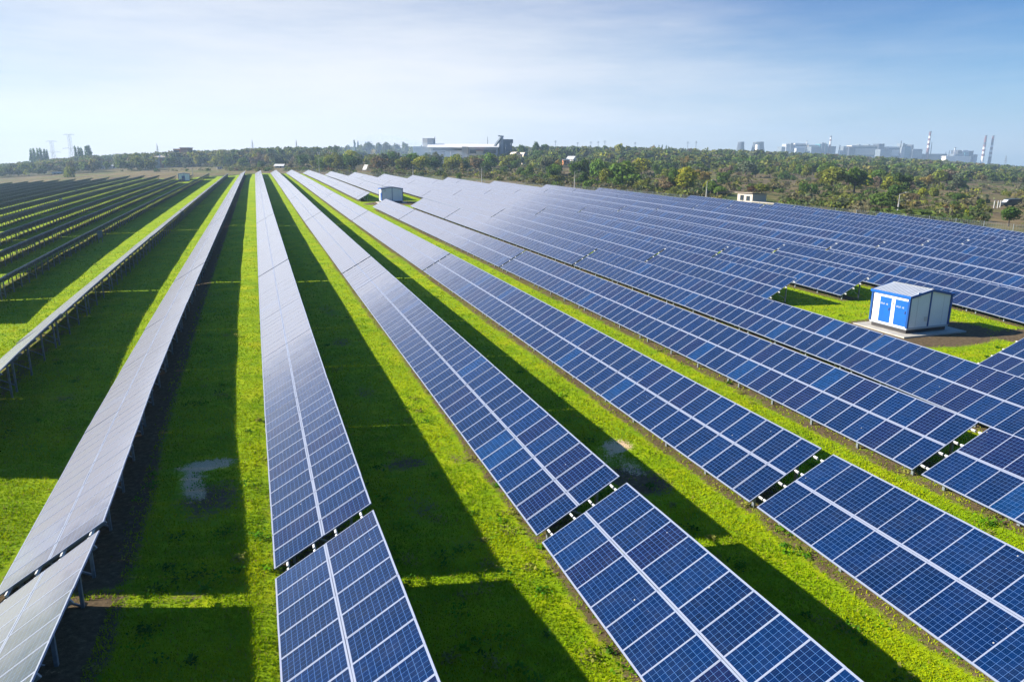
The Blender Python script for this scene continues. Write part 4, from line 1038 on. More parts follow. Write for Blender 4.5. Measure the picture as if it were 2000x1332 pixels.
# white factory hall with a tower block
fd = 640
r = complex_root('factory_hall', 880, fd, 'long white factory hall with a bright roof and a white tower block', 'factory')
block(r, 'wall', 842, 915, 288.0, fd, 26, MAT['ltgrey'], winrows=2)
block(r, 'wall', 915, 971, 287.5, fd - 8, 30, MAT['ltgrey'], winrows=1)
block(r, 'tower_block', 825, 834.5, 270.5, fd + 30, 14, MAT['whitewall'], rz=0.0)
block(r, 'tower_block', 834.6, 846, 270.5, fd + 30.4, 13, MAT['ltgrey'])
block(r, 'annex', 806, 842, 286.5, fd + 14, 22, MAT['whitewall'])
block(r, 'gate_building', 869, 879.5, 295.5, fd - 14, 8, MAT['whitewall'])
block(r, 'gate_building', 930, 943, 295, fd - 16, 7, MAT['stone'], roof=MAT['brick'])
block(r, 'gate_building', 902, 914, 287, fd - 9, 12, MAT['stone'])
for px0, px1, t0, t1, dd, dp in ((834, 934, 288, 281.5, fd, 40), (915, 974, 287.5, 281.8, fd - 8, 40)):
    a = spot(px0, t0, dd - 1); b = spot(px1, t0, dd - 1); tA = spot(px0 + 2, t1, dd + dp); tB = spot(px1 + 0, t1, dd + dp); q = r.location
    mb = MB(); P = [a - q, b - q, tB - q, tA - q]; mb.face(P, 0); mb.face([p - Vector((0, 0, .8)) for p in P[::-1]], 0)
    for i in range(4):
        u, v = P[i], P[(i + 1) % 4]; mb.face([u - Vector((0, 0, .8)), v - Vector((0, 0, .8)), v, u], 0)
    mb.build('roof', MAT['whitewall'], r)
# dark silo tower with conveyor
r = complex_root('silo_tower', 987, 650, 'dark grey silo tower with an overhanging top beside the white factory', 'silo')
q = r.location
block(r, 'bunker_head', 978, 1002, 272.5, 650, 13, MAT['greysteel'], z0=spot(990, 280, 650).z)
block(r, 'silo_body', 982, 1000, 280, 651, 11, MAT['greysteel'])
block(r, 'lift_tower', 977, 983, 267.5, 649, 4, MAT['ltgrey'])
block(r, 'stair_tower', 974.5, 977, 273, 650, 3, MAT['greysteel'])
mb = MB(); mb.bar(spot(978, 270, 650) - q, spot(963, 291, 640) - q, 1.6, 1.6); mb.bar(spot(973, 266, 650) - q, spot(984, 267, 650) - q, 1.0, 1.0); mb.build('conveyor', MAT['greysteel'], r)
for px in (976, 988, 998):
    mb = MB(); mb.bar(spot(px, 280, 648) - q, spot(px, 302, 648) - q, .8, .8); mb.build('leg', MAT['greysteel'], r)
# arched hangars
for k, (px0, px1, dd) in enumerate(((1001, 1022, 600), (1020, 1033, 596))):
    a = land(px0, dd); b = land(px1, dd); w = (b - a).length; root = empty('arched_hangar', (a + b) / 2, -YAW + .2); top = spot(px0, 297 + k, dd).z - ((a.z + b.z) / 2)
    tag(root, ('long low arched hangar with a pale roof under the silo tower', 'smaller arched hangar end with a dark mouth, right of the long one')[k], 'hangar', 'arched hangars')
    mb = MB(); n = 14; L = 22
    for i in range(n):
        t0, t1 = math.pi * i / n, math.pi * (i + 1) / n
        p0, p1 = (-math.cos(t0) * w / 2, math.sin(t0) * top), (-math.cos(t1) * w / 2, math.sin(t1) * top)
        mb.face([(p0[0], 0, p0[1]), (p1[0], 0, p1[1]), (p1[0], L, p1[1]), (p0[0], L, p0[1])][::-1])
    mb.build('shell', MAT['brickw'], root)
    mb = MB(); mb.face([(-math.cos(math.pi * i / n) * w * .47, .3, math.sin(math.pi * i / n) * top * .92) for i in range(n + 1)][::-1]); mb.build('end_wall', MAT['greysteel'] if k else MAT['stone'], root)
# long low building and red brick house at the left
fd = 700
r = complex_root('farm_building', 330, fd, 'long grey-roofed outbuilding climbing to a red brick block at left', 'building')
q = r.location
block(r, 'wall', 300, 311, 307, fd, 10, MAT['stone'], winrows=0); block(r, 'wall', 311, 317, 308, fd + .2, 10, MAT['tile'])
a, b, c_, d_ = spot(299, 306.5, fd - 1), spot(318, 308, fd - 1), spot(356, 301.5, fd + 24), spot(338, 299.5, fd + 24)
mb = MB(); P = [v - q for v in (a, b, c_, d_)]; mb.face(P); mb.face([p - Vector((0, 0, 1)) for p in P[::-1]])
for i in range(4): u, v = P[i], P[(i + 1) % 4]; mb.face([u - Vector((0, 0, 1)), v - Vector((0, 0, 1)), v, u])
mb.build('roof', MAT['asb'], r)
mb = MB(); gz = q.z - 3
for u, v in ((b, c_),): mb.face([(u.x - q.x, u.y - q.y, -3), (v.x - q.x, v.y - q.y, -3), (v.x - q.x, v.y - q.y, v.z - q.z - .9), (u.x - q.x, u.y - q.y, u.z - q.z - .9)])
mb.build('side_wall', MAT['greysteel'], r)
block(r, 'brick_block', 338, 351, 291, fd + 28, 12, MAT['tile'], winrows=2); block(r, 'brick_block', 351.2, 366, 289.5, fd + 26, 12, MAT['brick'], roof=MAT['brick'])
mb = MB(); mb.bar(spot(312, 302, fd) - q, spot(312, 308, fd) - q, .9, .9); mb.build('chimney', MAT['whitewall'], r)
# cooling towers
for k, (px0, px1, top) in enumerate(((1439, 1454, 277.5), (1468, 1493, 277.5))):
    dd = 2300; a = land((px0 + px1) / 2, dd, 290); w = (spot(px1, top, dd) - spot(px0, top, dd)).length; g = a.z; zt = spot((px0 + px1) / 2, top, dd).z - g
    root = empty('cooling_tower', a); tag(root, ('narrower grey cooling tower on the horizon, left one of two', 'wider grey cooling tower on the horizon, right one of two')[k], 'cooling tower', 'cooling towers on the horizon')
    R0 = w / 2; mb = MB(); prof = [(R0 * 1.22, -6), (R0 * 1.12, zt * .25), (R0 * .97, zt * .5), (R0 * .84, zt * .78), (R0 * .80, zt), (R0 * .76, zt), (R0 * .72, zt * .8)]
    mb.lathe(prof, 24, cap=False); mb.build('shell', MAT['tower'], root, True)
    mb = MB(); mb.lathe([(R0 * .83, zt - 2.5), (R0 * .83, zt), (R0 * .80, zt + .3)], 24, cap=False); mb.build('rim', MAT['greysteel'], root)
    if k == 1:
        c0 = spot(1480, 284, dd - 50) - a; mb = MB(); mb.box(c0.x - 5, c0.x + 5, c0.y - 5, c0.y + 5, -6, spot(1480, 283, dd - 50).z - g); mb.build('pump_house', MAT['whitewall'], root)
# chimneys
def chimney(px, top, base, wpx, d, label, bands, m0='chred'):
    a = land(px, d, base); zt = spot(px, top, d).z - a.z; R0 = wpx / FOC * d / 2
    root = empty('tall_chimney', a); tag(root, label, 'chimney', 'industrial chimneys on the horizon')
    mb = MB(); n = len(bands); prof = []; mats = []
    z0 = -8; zb = spot(px, base, d).z - a.z
    for i in range(n + 1):
        z = zb + (zt - zb) * i / n; prof.append((R0 * (1.15 - .4 * i / n), z))
    prof = [(R0 * 1.2, z0)] + prof; mats = [bands[0]] + list(bands)
    mb.lathe(prof, 14, mats=mats); mb.build('shaft', [MAT['chred'], MAT['chwhite'], MAT['tower']], root, False)
    mb = MB(); mb.lathe([(R0 * .9, zt - 3), (R0 * .95, zt - 2.9), (R0 * .95, zt), (R0 * .6, zt + .2)], 14); mb.build('crown_ring', MAT['greysteel'], root)
D2 = 2400
chimney(1811, 257, 303, 4.6, D2, 'tallest red and white banded chimney, right of the pale plant', (0, 0, 0, 1, 0, 1, 0, 1, 0, 0))
chimney(1620, 266, 296, 3.8, D2, 'banded chimney behind the white plant nearest the cooling towers', (2, 2, 0, 0, 1, 1, 0, 1, 0))
chimney(1919, 265, 310, 4.8, D2, 'left one of the twin banded chimneys at the far right', (1, 0, 1, 0, 1, 0, 2, 0, 0, 0))
chimney(1933, 265.5, 311, 4.8, D2, 'right one of the twin banded chimneys at the far right', (2, 1, 0, 1, 0, 1, 2, 0, 0, 0))
chimney(1863.5, 288, 306, 3.4, D2, 'short white chimney left of the twin chimneys', (1, 1, 1))
chimney(1758.5, 275, 292, 2.0, D2, 'thin dark stack rising from the long pale plant', (2, 2))
chimney(1817.5, 279, 300, 1.4, D2, 'thin stack close right of the tallest banded chimney', (2, 2))
chimney(1574.5, 275, 292, 1.6, D2, 'thin stack in front of the white plant hall', (2, 1))
chimney(1846.5, 297, 305, 1.2, D2, 'left of two little dark stacks before the teal plant', (2, 2)); chimney(1853, 294, 305, 1.3, D2, 'right of two little dark stacks before the teal plant', (2, 2))
chimney(1639.5, 284, 296, 2.4, D2, 'short pale chimney between the two plants', (1, 0, 1))
chimney(849.5, 268, 284, 1.4, 760, 'thin grey stack right of the white tower block', (2, 2)); chimney(952.5, 268, 284, 1.0, 760, 'thin mast-like stack behind the factory roof', (2, 2))
# industrial plants on the horizon
def plant(label, pieces, px):
    r = complex_root('industrial_plant', px, D2, label, 'factory'); r['group'] = 'industrial plants on the horizon'
    for p in pieces: block(r, p[0], p[1], p[2], p[3], D2 + p[4], 40, MAT[p[5]], winrows=p[6] if len(p) > 6 else 0)
plant('white plant hall with grey annexes near the cooling towers', [('boiler_house', 1527, 1536, 287, 8, 'greysteel'), ('hall', 1536, 1545, 281.5, 0, 'ltgrey'), ('stair_block', 1545, 1550, 280, -4, 'greysteel'), ('hall', 1553, 1579, 280.5, 4, 'whitewall', 2),
       ('low_shed', 1556, 1572, 289.5, -20, 'ltgrey'), ('hall', 1579, 1602, 283.5, 0, 'stone', 1), ('low_shed', 1585, 1604, 287, -30, 'greysteel'), ('turbine_hall', 1602, 1617, 281.5, -6, 'teal'), ('silo', 1606, 1609, 279, -10, 'greysteel'), ('silo', 1612, 1614, 279.5, -12, 'greysteel'), ('annex', 1624, 1633, 286, 0, 'greysteel')], 1575)
plant('long pale plant with a dark central tower and a teal end', [('low_shed', 1648, 1664, 286.5, 0, 'greysteel'), ('tank', 1659, 1671, 288, -20, 'tower'), ('hall', 1664, 1717, 284.5, 4, 'stone', 2), ('roof_plant', 1678, 1681, 282.5, 6, 'greysteel'), ('roof_plant', 1697, 1700, 282.5, 6, 'greysteel'), ('boiler_tower', 1717, 1728, 281.3, -6, 'tower'), ('low_shed', 1720, 1742, 292, -30, 'greysteel'),
       ('hall', 1735, 1762, 287, 0, 'whitewall', 2), ('stair_block', 1761, 1768, 287, -8, 'ltgrey'), ('turbine_hall', 1768, 1783, 287, -4, 'teal'), ('tank', 1764, 1767.5, 280, 0, 'greysteel'), ('tank', 1769.5, 1772, 282, 0, 'greysteel'), ('tank', 1782, 1785, 283, -10, 'tower'), ('hopper', 1783, 1802, 291.5, -10, 'greysteel'), ('bridge', 1802, 1850, 301, 0, 'tower')], 1725)
plant('small teal plant with thin stacks behind a long white wall at right', [('long_wall', 1848, 1897, 305.2, -30, 'whitewall'), ('frame', 1865, 1884, 301, 0, 'greysteel'), ('turbine_hall', 1885, 1893, 298.5, -4, 'teal'), ('boiler_tower', 1893, 1902, 295, 0, 'tower'), ('hopper', 1902, 1909, 303, 0, 'greysteel'), ('stack', 1872, 1873.2, 294, 0, 'tower'), ('stack', 1875, 1876.2, 293.5, 0, 'tower'), ('stack', 1878, 1879.2, 294, 0, 'tower'), ('gantry', 1881, 1892, 294, 2, 'ltgrey'), ('stack', 1908, 1909.5, 302, 0, 'tower')], 1880)
# pylons
def pylon(px, top, base, d, label, kind):
    a = land(px, d, base); T = spot(px, top, d).z - a.z; root = empty('power_pylon', a, -YAW); tag(root, label, 'pylon', 'power pylons on the skyline')
    mb = MB(); B = d / FOC; th = .32 * B
    if kind == 'portal':
        w0, w1 = 6.5 * B, 2.2 * B; zc = T * .58
        for s in (-1, 1):
            for y in (-1.5, 1.5):
                mb.bar((s * w0, y * 1.6, -2), (s * w1, y, zc), th, th); mb.bar((s * w1, y, zc), (s * w1, y, T), th * .8, th * .8)
        for i in range(5):
            z0, z1 = T * .58 * i / 5, T * .58 * (i + 1) / 5; x0 = w0 + (w1 - w0) * i / 5; x1 = w0 + (w1 - w0) * (i + 1) / 5
            mb.bar((-x0, 0, z0), (x1, 0, z1), th * .6, th * .6); mb.bar((x0, 0, z0), (-x1, 0, z1), th * .6, th * .6)
        for i in range(4):
            z0, z1 = T * (.58 + .42 * i / 4), T * (.58 + .42 * (i + 1) / 4); mb.bar((-w1, 0, z0), (w1, 0, z1), th * .5, th * .5)
        mb.build('lattice_body', MAT['lattice'], root)
        for z, L in ((T * .60, 16 * B), (T * .985, 10.5 * B)):
            mb = MB(); mb.bar((-L, 0, z - .5 * B), (-w1, 0, z + 1.3 * B), th * .7, th * .7); mb.bar((L, 0, z - .5 * B), (w1, 0, z + 1.3 * B), th * .7, th * .7); mb.bar((-L, 0, z - .5 * B), (L, 0, z - .5 * B), th * .8, th * .8)
            for s in (-1, 0, 1): mb.bar((s * L * .95, 0, z - .5 * B), (s * L * .95, 0, z - 2.6 * B), th * .5, th * .5)
            mb.build('crossarm', MAT['lattice'], root)
    else:
        w0 = 3.4 * B
        for s in (-1, 1):
            for y in (-1, 1): mb.bar((s * w0, y * w0, -2), (0, 0, T), th * .8, th * .8)
        for i in range(6):
            z0, z1 = T * i / 7, T * (i + 1) / 7; x0 = w0 * (1 - i / 7); x1 = w0 * (1 - (i + 1) / 7); mb.bar((-x0, 0, z0), (x1, 0, z1), th * .5, th * .5); mb.bar((x0, 0, z0), (-x1, 0, z1), th * .5, th * .5)
        mb.build('lattice_body', MAT['lattice'], root)
        for z, L in ((T * .62, 4.4 * B), (T * .74, 3.4 * B), (T * .86, 2.4 * B)):
            mb = MB(); mb.bar((-L, 0, z), (L, 0, z), th * .7, th * .7); mb.build('crossarm', MAT['lattice'], root)
pylon(140.5, 262.5, 306, 900, 'taller twin-legged pylon with wide crossarms at far left', 'portal'); pylon(105, 275.5, 310, 1100, 'shorter twin-legged pylon left of the taller one', 'portal')
pylon(494, 272.5, 296, 900, 'slim lattice pylon above the trees, left of centre', 'lattice'); pylon(580.5, 273.5, 305, 760, 'slim lattice pylon above the trees, nearer the factory', 'lattice')
pylon(1964, 304, 314, 2000, 'small lattice pylon right of the twin chimneys', 'lattice'); pylon(309, 281, 305, 800, 'thin lattice mast over the grey outbuilding', 'lattice')
for k, px in enumerate((1085, 1128, 1154, 1168, 1181, 1240, 1343, 1359)):
    a = land(px, 1500, 290); T = spot(px, 275 + (k * 7) % 4, 1500).z - a.z; mb = MB(); mb.bar((0, 0, -2), (0, 0, T), .7, .7); mb.bar((-3, 0, T * .9), (3, 0, T * .9), .5, .5); mb.bar((-2.4, 0, T * .97), (2.4, 0, T * .97), .4, .4)
    o = mb.build('utility_pole', MAT['lattice'], loc=a); o.rotation_euler = (0, 0, -YAW); tag(o, '%s thin pole from the left on the tree skyline right of the silo tower' % ORD[k], 'pole', 'thin poles on the skyline')
for k, (px, py) in enumerate(((621, 303), (624, 303), (640, 303), (644, 303), (648, 303))):
    a = land(px, 560, py); T = spot(px, 297, 560).z - a.z; mb = MB(); mb.box(-.2, .2, -.2, .2, -1, T); mb.box(-1.2, 1.2, -.1, .1, T * .7, T * .7 + .25)
    o = mb.build('white_post', MAT['whitewall'], loc=a); tag(o, '%s from the left of the little white posts beyond the central rows' % ORD[k], 'post', 'little white posts')

# thin blue smoke drifting in front of the factory and over the heath
def smoke(name, label, puffs, dens):
    m, nt = new_mat(name); Th = NT(nt)
    pv = Th.n('ShaderNodeVolumePrincipled', Color=(0.55, 0.74, 1.0, 1), Density=dens, Anisotropy=0.1)
    nt.links.new(pv.outputs[0], nt.nodes.new('ShaderNodeOutputMaterial').inputs['Volume'])
    bm = bmesh.new()
    for (c, sx_, sy_, sz_) in puffs:
        bmesh.ops.create_icosphere(bm, subdivisions=3, radius=1.0, matrix=Matrix.Translation(c) @ Matrix.Diagonal((sx_, sy_, sz_, 1)))
    me = bpy.data.meshes.new(name); bm.to_mesh(me); bm.free(); me.materials.append(m)
    o = bpy.data.objects.new(name, me); link(o); tag(o, label, 'smoke', kind='stuff')
pf = []
for px, py, d, sx_, sz_ in ((720, 296, 610, 26, 9), (770, 294, 620, 30, 11), (815, 298, 600, 26, 9), (850, 302, 600, 22, 6.5), (880, 306, 590, 16, 4.5), (745, 288, 640, 30, 12)):
    pf.append((spot(px, py, d), sx_, 20, sz_))
smoke('smoke', 'thin blue smoke drifting before the white factory hall', pf, 0.0055)

# ------------------------------------------------------------------ trees
def crown_data(rng, kind, nleaf, lsz):
    """leaf clumps over a few lobes; unit: metres for a tree about 8 m tall"""
    lobes = []
    if kind == 'round':
        n = 9
        for i in range(n):
            a = rng.uniform(0, 2 * np.pi); rr = rng.uniform(.3, 2.4) ; z = rng.uniform(2.9, 6.3); rr *= 1.0 - .45 * abs(z - 4.2) / 2.6
            lobes.append((rr * np.cos(a), rr * np.sin(a), z, rng.uniform(1.1, 1.9), rng.uniform(.85, 1.35)))
        lobes.append((0, 0, 4.6, 2.2, 2.0))
    elif kind == 'spread':
        for i in range(11):
            a = rng.uniform(0, 2 * np.pi); rr = rng.uniform(.8, 3.6); z = rng.uniform(2.0, 5.2) - .25 * rr + .7
            lobes.append((rr * np.cos(a), rr * np.sin(a), z, rng.uniform(1.1, 1.8), rng.uniform(.7, 1.2)))
        lobes.append((0, 0, 3.6, 2.4, 1.7))
    elif kind == 'poplar':
        for i in range(8):
            z = 1.8 + i * .85; w = .95 * (1 - abs(i - 2.5) / 8.0)
            lobes.append((rng.normal(0, .2), rng.normal(0, .2), z, w, .9))
    else:  # bush
        for i in range(8):
            a = rng.uniform(0, 2 * np.pi); rr = rng.uniform(.2, 2.6)
            lobes.append((rr * np.cos(a), rr * np.sin(a), rng.uniform(.8, 2.6) * (1 - rr / 5), rng.uniform(.8, 1.5), rng.uniform(.7, 1.2)))
        lobes.append((0, 0, 1.1, 2.0, 1.2))
    L = np.array(lobes)
    wts = L[:, 3] ** 2 * L[:, 4]; wts /= wts.sum()
    li = rng.choice(len(L), nleaf, p=wts)
    d = rng.normal(0, 1, (nleaf, 3)); d[:, 2] += .25; d /= np.linalg.norm(d, axis=1)[:, None]
    rad_ = rng.uniform(.35, 1.12, nleaf) ** .45
    P = L[li, :3] + d * rad_[:, None] * np.stack([L[li, 3], L[li, 3], L[li, 4]], -1)
    P[:, 2] = np.maximum(P[:, 2], .15)
    nrm = d + rng.normal(0, .55, (nleaf, 3)); nrm /= np.linalg.norm(nrm, axis=1)[:, None]
    t = np.cross(nrm, rng.normal(0, 1, (nleaf, 3))); t /= np.linalg.norm(t, axis=1)[:, None]
    b = np.cross(nrm, t)
    s = lsz * rng.uniform(.55, 1.25, nleaf)[:, None]
    asp = rng.uniform(.6, 1.0, nleaf)[:, None]
    V = np.stack([P - t * s, P + b * s * asp, P + t * s, P - b * s * asp * rng.uniform(.5, 1, nleaf)[:, None]], 1).reshape(-1, 3)
    F = np.arange(nleaf * 4).reshape(nleaf, 4)
    lt = rng.uniform(.75, 1.3, len(L))
    v = (rng.uniform(.74, 1.26, nleaf) * lt[li])[:, None]
    c = v * np.array([[1, 1, 1]]) + rng.normal(0, .06, (nleaf, 3)); c = np.clip(c, .2, 2.0)
    return V, F, np.concatenate([c, np.ones((nleaf, 1))], 1), L

def limbs_mesh(rng, L, kind):
    mb = MB(); top = {'round': 4.6, 'spread': 3.2, 'poplar': 7.5, 'bush': .9}[kind]
    r0 = .2 if kind != 'bush' else .09
    k = 5; pr = [(0.0, 0.0)]
    prev = Vector((0, 0, -.5))
    for i in range(k):
        z = top * (i + 1) / k; nxt = Vector((rng.normal(0, .08), rng.normal(0, .08), z)); w = r0 * 2 * (1 - .7 * (i + 1) / k)
        mb.bar(prev, nxt, w * 1.15, w * 1.15); prev = nxt
    for l in L[: 9]:
        z0 = min(top * .9, max(.5 * top, l[2] * .55)); mb.bar((0, 0, z0), (l[0] * .9, l[1] * .9, l[2]), r0 * .7, r0 * .7)
    return mb.mesh('trunk', [MAT['bark']])

PROTO = {}
for kind, cnt, nl, ls in (('round', 4, 1000, .36), ('spread', 3, 1100, .38), ('poplar', 2, 520, .34), ('bush', 4, 620, .30)):
    PROTO[kind] = []
    for q in range(cnt):
        rg = np.random.default_rng(100 + 10 * len(kind) + q)
        Vv, Ff, Cc, L = crown_data(rg, kind, nl, ls)
        PROTO[kind].append((np_mesh('crown', Vv, Ff, MAT['leaf'], {'tint': ('FACE', Cc)}), limbs_mesh(rg, L, kind), Vv[:, 2].max(), abs(Vv[:, :2]).max()))
PAL = {'dark green': (0.070, 0.120, 0.027), 'green': (0.107, 0.175, 0.033), 'olive': (0.169, 0.190, 0.037), 'yellow-green': (0.256, 0.269, 0.030), 'ochre': (0.237, 0.194, 0.056),
       'rust brown': (0.169, 0.131, 0.069), 'grey-green': (0.131, 0.152, 0.088), 'dark red': (0.163, 0.062, 0.044), 'grey-brown': (0.181, 0.152, 0.103)}
NAMES = {'round': 'tree', 'spread': 'tree', 'poplar': 'poplar', 'bush': 'bush'}
SHAPE = {'round': 'round', 'spread': 'broad', 'poplar': 'slender', 'bush': 'low'}
LMK = [(30, 'the far-left edge of the field'), (105, 'the shorter pylon'), (141, 'the taller pylon'), (215, 'the white cottage'), (335, 'the grey outbuilding'), (365, 'the red brick block'), (428, 'the far row ends'), (494, 'the slim skyline pylon'),
       (545, 'the white car shelter'), (600, 'the central row ends'), (655, 'the little white posts'), (712, 'the tilted white board'), (770, 'the blue smoke'), (830, 'the white tower block'), (900, 'the factory hall'), (941, 'the pole below the factory'), (988, 'the silo tower'),
       (1016, 'the arched hangars'), (1060, 'the brown heath'), (1106, 'the orange-walled hut'), (1124, 'the white-gabled house'), (1180, 'the skyline poles'), (1230, 'the fence corner'), (1290, 'the big hedge of olive trees'), (1323, 'the pinkish house'), (1379, 'the slim white pole'),
       (1447, 'the narrower cooling tower'), (1480, 'the block shed'), (1515, 'the cream-roofed shed'), (1570, 'the white plant hall'), (1640, 'the big olive pair'), (1690, 'the long pale plant'), (1752, 'the lamp post with a bent arm'), (1811, 'the tallest chimney'), (1880, 'the teal plant'),
       (1926, 'the twin chimneys'), (1970, 'the parked van')]
pending = []
def tree(p, kind, colour, height, width, label=None):
    lst = PROTO[kind]; k = random.randrange(len(lst)); cm, tm, zz, ww = lst[k]
    root = empty({'round': 'tree', 'spread': 'tree', 'poplar': 'poplar_tree', 'bush': 'bush'}[kind], p, random.uniform(0, 6.28))
    c = bpy.data.objects.new('crown', cm); link(c, root); t = bpy.data.objects.new('trunk', tm); link(t, root)
    root.scale = (width / (2 * ww), width / (2 * ww), height / zz)
    b = PAL[colour]; j = random.uniform(.85, 1.18)
    c.color = (b[0] * j * random.uniform(.93, 1.07), b[1] * j, b[2] * j, 1)
    v = Vector(p) - Vector((0, 0, CAMZ)); d = v.dot(F_); px = 1000 + FOC * v.dot(R_) / d
    pending.append([root, kind, colour, height, width, px, d, label])
    return root
def tree_px(px, base, top, wpx, kind, colour, label=None, d=None):
    p = hit(px, base) if d is None else land(px, d, base)
    if p is None: return
    fd = (p - Vector((0, 0, CAMZ))).dot(F_)
    q = spot(px, top, fd)
    tree(p, kind, colour, max(1.0, q.z - p.z), wpx / FOC * fd, label)

# trees and bushes one can pick out
for a in (
    (1622, 376, 326, 64, 'round', 'olive', 'tall olive tree, left one of the big pair behind the brown heath'), (1668, 377, 324, 78, 'spread', 'green', 'broad dark-green tree, right one of the big pair behind the brown heath'),
    (1570, 379, 352, 40, 'bush', 'dark green', 'dark low bush just left of the big pair of trees'), (1592, 379, 359, 22, 'bush', 'dark green', 'smaller dark bush against the left foot of the big pair'),
    (1720, 412, 374, 72, 'spread', 'dark green', 'wide dark-green tree left beside the lamp post with the bent arm'), (1655, 406, 382, 52, 'bush', 'olive', 'olive bush left of the wide dark tree by the lamp post'), (1745, 392, 360, 40, 'round', 'dark green', 'dark tree behind the lamp post with the bent arm'),
    (1700, 388, 366, 46, 'bush', 'dark green', 'dark bush behind the wide tree by the lamp post'),
    (1969, 443, 402, 46, 'round', 'dark green', 'dark round tree with a bare stem at the right edge, nearest the tables'), (1885, 438, 408, 20, 'poplar', 'yellow-green', 'thin yellow-green sapling at the fence near the right edge'),
    (1870, 396, 377, 34, 'round', 'dark green', 'dark round tree in the middle of the brown field at right'), (1866, 407, 390, 30, 'bush', 'dark green', 'dark low bush before the round tree in the brown field'), (1914, 407, 385, 26, 'bush', 'green', 'green bush left of the parked van'),
    (1846, 418, 402, 22, 'bush', 'dark red', 'red-leaved bush in the brown field at right'), (1805, 428, 408, 30, 'bush', 'ochre', 'pale ochre bush behind the tables, right of the lamp post'), (1990, 386, 370, 26, 'bush', 'ochre', 'ochre bush beyond the parked van'), (1968, 385, 371, 22, 'bush', 'olive', 'olive bush beyond the parked van'),
    (1800, 389, 366, 24, 'round', 'yellow-green', 'yellow-green tree right of the lamp post with the bent arm'), (1823, 392, 366, 26, 'round', 'olive', 'olive round tree right of the yellow-green one, by the bent-arm lamp'), (1783, 390, 377, 26, 'bush', 'rust brown', 'rust bush close right of the bent-arm lamp post'),
    (1486, 381, 358, 34, 'round', 'olive', 'olive bush tree behind the whitewashed block shed'), (1405, 383, 363, 34, 'round', 'green', 'green round tree left of the whitewashed block shed'), (1388, 381, 352, 36, 'spread', 'green', 'green tree right against the slim white pole'),
    (1440, 343, 322, 28, 'round', 'dark green', 'dark lone tree standing on the heath under the cooling towers'), (1500, 336, 320, 30, 'round', 'rust brown', 'rust-brown round tree on the heath right of the lone dark one'), (1535, 352, 333, 36, 'bush', 'dark green', 'dark bush between the heath and the big olive pair'), (1412, 358, 345, 40, 'bush', 'dark green', 'dark bush above the slim white pole on the heath'),
    (1335, 378, 336, 52, 'round', 'yellow-green', 'big yellow-green tree behind the tables left of the slim white pole'), (1300, 376, 345, 46, 'spread', 'rust brown', 'brownish spreading tree left of the big yellow-green one'), (1255, 374, 346, 44, 'spread', 'olive', 'olive tree behind the fence corner, second left of the big yellow-green one'), (1205, 371, 341, 52, 'spread', 'green', 'green tree behind the fence, right of the short-armed pole'),
    (1158, 369, 349, 44, 'bush', 'green', 'green bush right beside the short-armed pole'), (1085, 359, 342, 30, 'round', 'olive', 'olive tree left of the short-armed pole'), (1040, 350, 337, 46, 'bush', 'dark green', 'long dark bush on the brown heath left of the short-armed pole'), (1022, 350, 336, 26, 'bush', 'dark green', 'dark bush left of the long one on the brown heath'),
    (135, 347, 322, 30, 'bush', 'olive', 'lone olive bush standing in the brown field at far left'), (306, 336, 328, 13, 'bush', 'dark green', 'small dark bush alone in the brown field before the outbuilding'),
    (375, 327, 299, 11, 'poplar', 'yellow-green', 'yellow poplar in front of the red brick block'), (386, 327, 303, 16, 'round', 'yellow-green', 'yellow round tree right of the yellow poplar'), (345, 328, 313, 14, 'round', 'olive', 'olive tree below the grey outbuilding'), (361, 329, 316, 16, 'bush', 'grey-green', 'grey bush right of the olive tree below the outbuilding'), (333, 328, 317, 14, 'bush', 'grey-brown', 'grey-brown bush under the grey outbuilding'),
    (420, 324, 300, 26, 'round', 'dark green', 'dark round tree behind the small white box shed'), (470, 330, 312, 34, 'bush', 'olive', 'yellowish bush at the end of the leftmost pale rows'), (510, 329, 313, 24, 'bush', 'dark green', 'dark bush between the central row ends'), (592, 330, 302, 34, 'round', 'dark green', 'dark round tree beyond the central row ends'), (500, 326, 300, 18, 'round', 'yellow-green', 'yellow tree above the central row ends'), (557, 326, 308, 26, 'spread', 'olive', 'olive tree beside the white car shelter'),
    (640, 333, 308, 40, 'spread', 'green', 'green tree at the central row ends, left of the tilted board'), (690, 333, 305, 40, 'round', 'dark green', 'dark tree right behind the tilted white board'), (665, 316, 300, 22, 'round', 'dark green', 'dark tree above the green one left of the tilted board'), (745, 336, 304, 52, 'spread', 'rust brown', 'rust-tinted tree right of the tilted white board'), (785, 336, 305, 46, 'spread', 'olive', 'olive tree second right of the tilted white board'), (822, 338, 306, 40, 'round', 'yellow-green', 'yellow-green tree below the white tower block'), (850, 336, 306, 44, 'spread', 'dark green', 'dark spreading tree below the factory annex'),
    (884, 338, 310, 34, 'round', 'olive', 'olive tree below the small white gate building'), (905, 340, 318, 22, 'poplar', 'ochre', 'ochre slender tree below the factory hall'), (930, 338, 308, 40, 'round', 'rust brown', 'rust-brown tree below the right half of the factory'), (955, 336, 297, 40, 'spread', 'green', 'tall green tree below the factory roof end'), (995, 334, 299, 50, 'spread', 'olive', 'large olive tree below the arched hangars'), (897, 350, 337, 16, 'bush', 'green', 'round green bush on the heath edge below the factory'), (868, 350, 338, 16, 'bush', 'olive', 'yellowish bush on the heath edge left of the round green one')):
    tree_px(*a[:6], label=a[6])
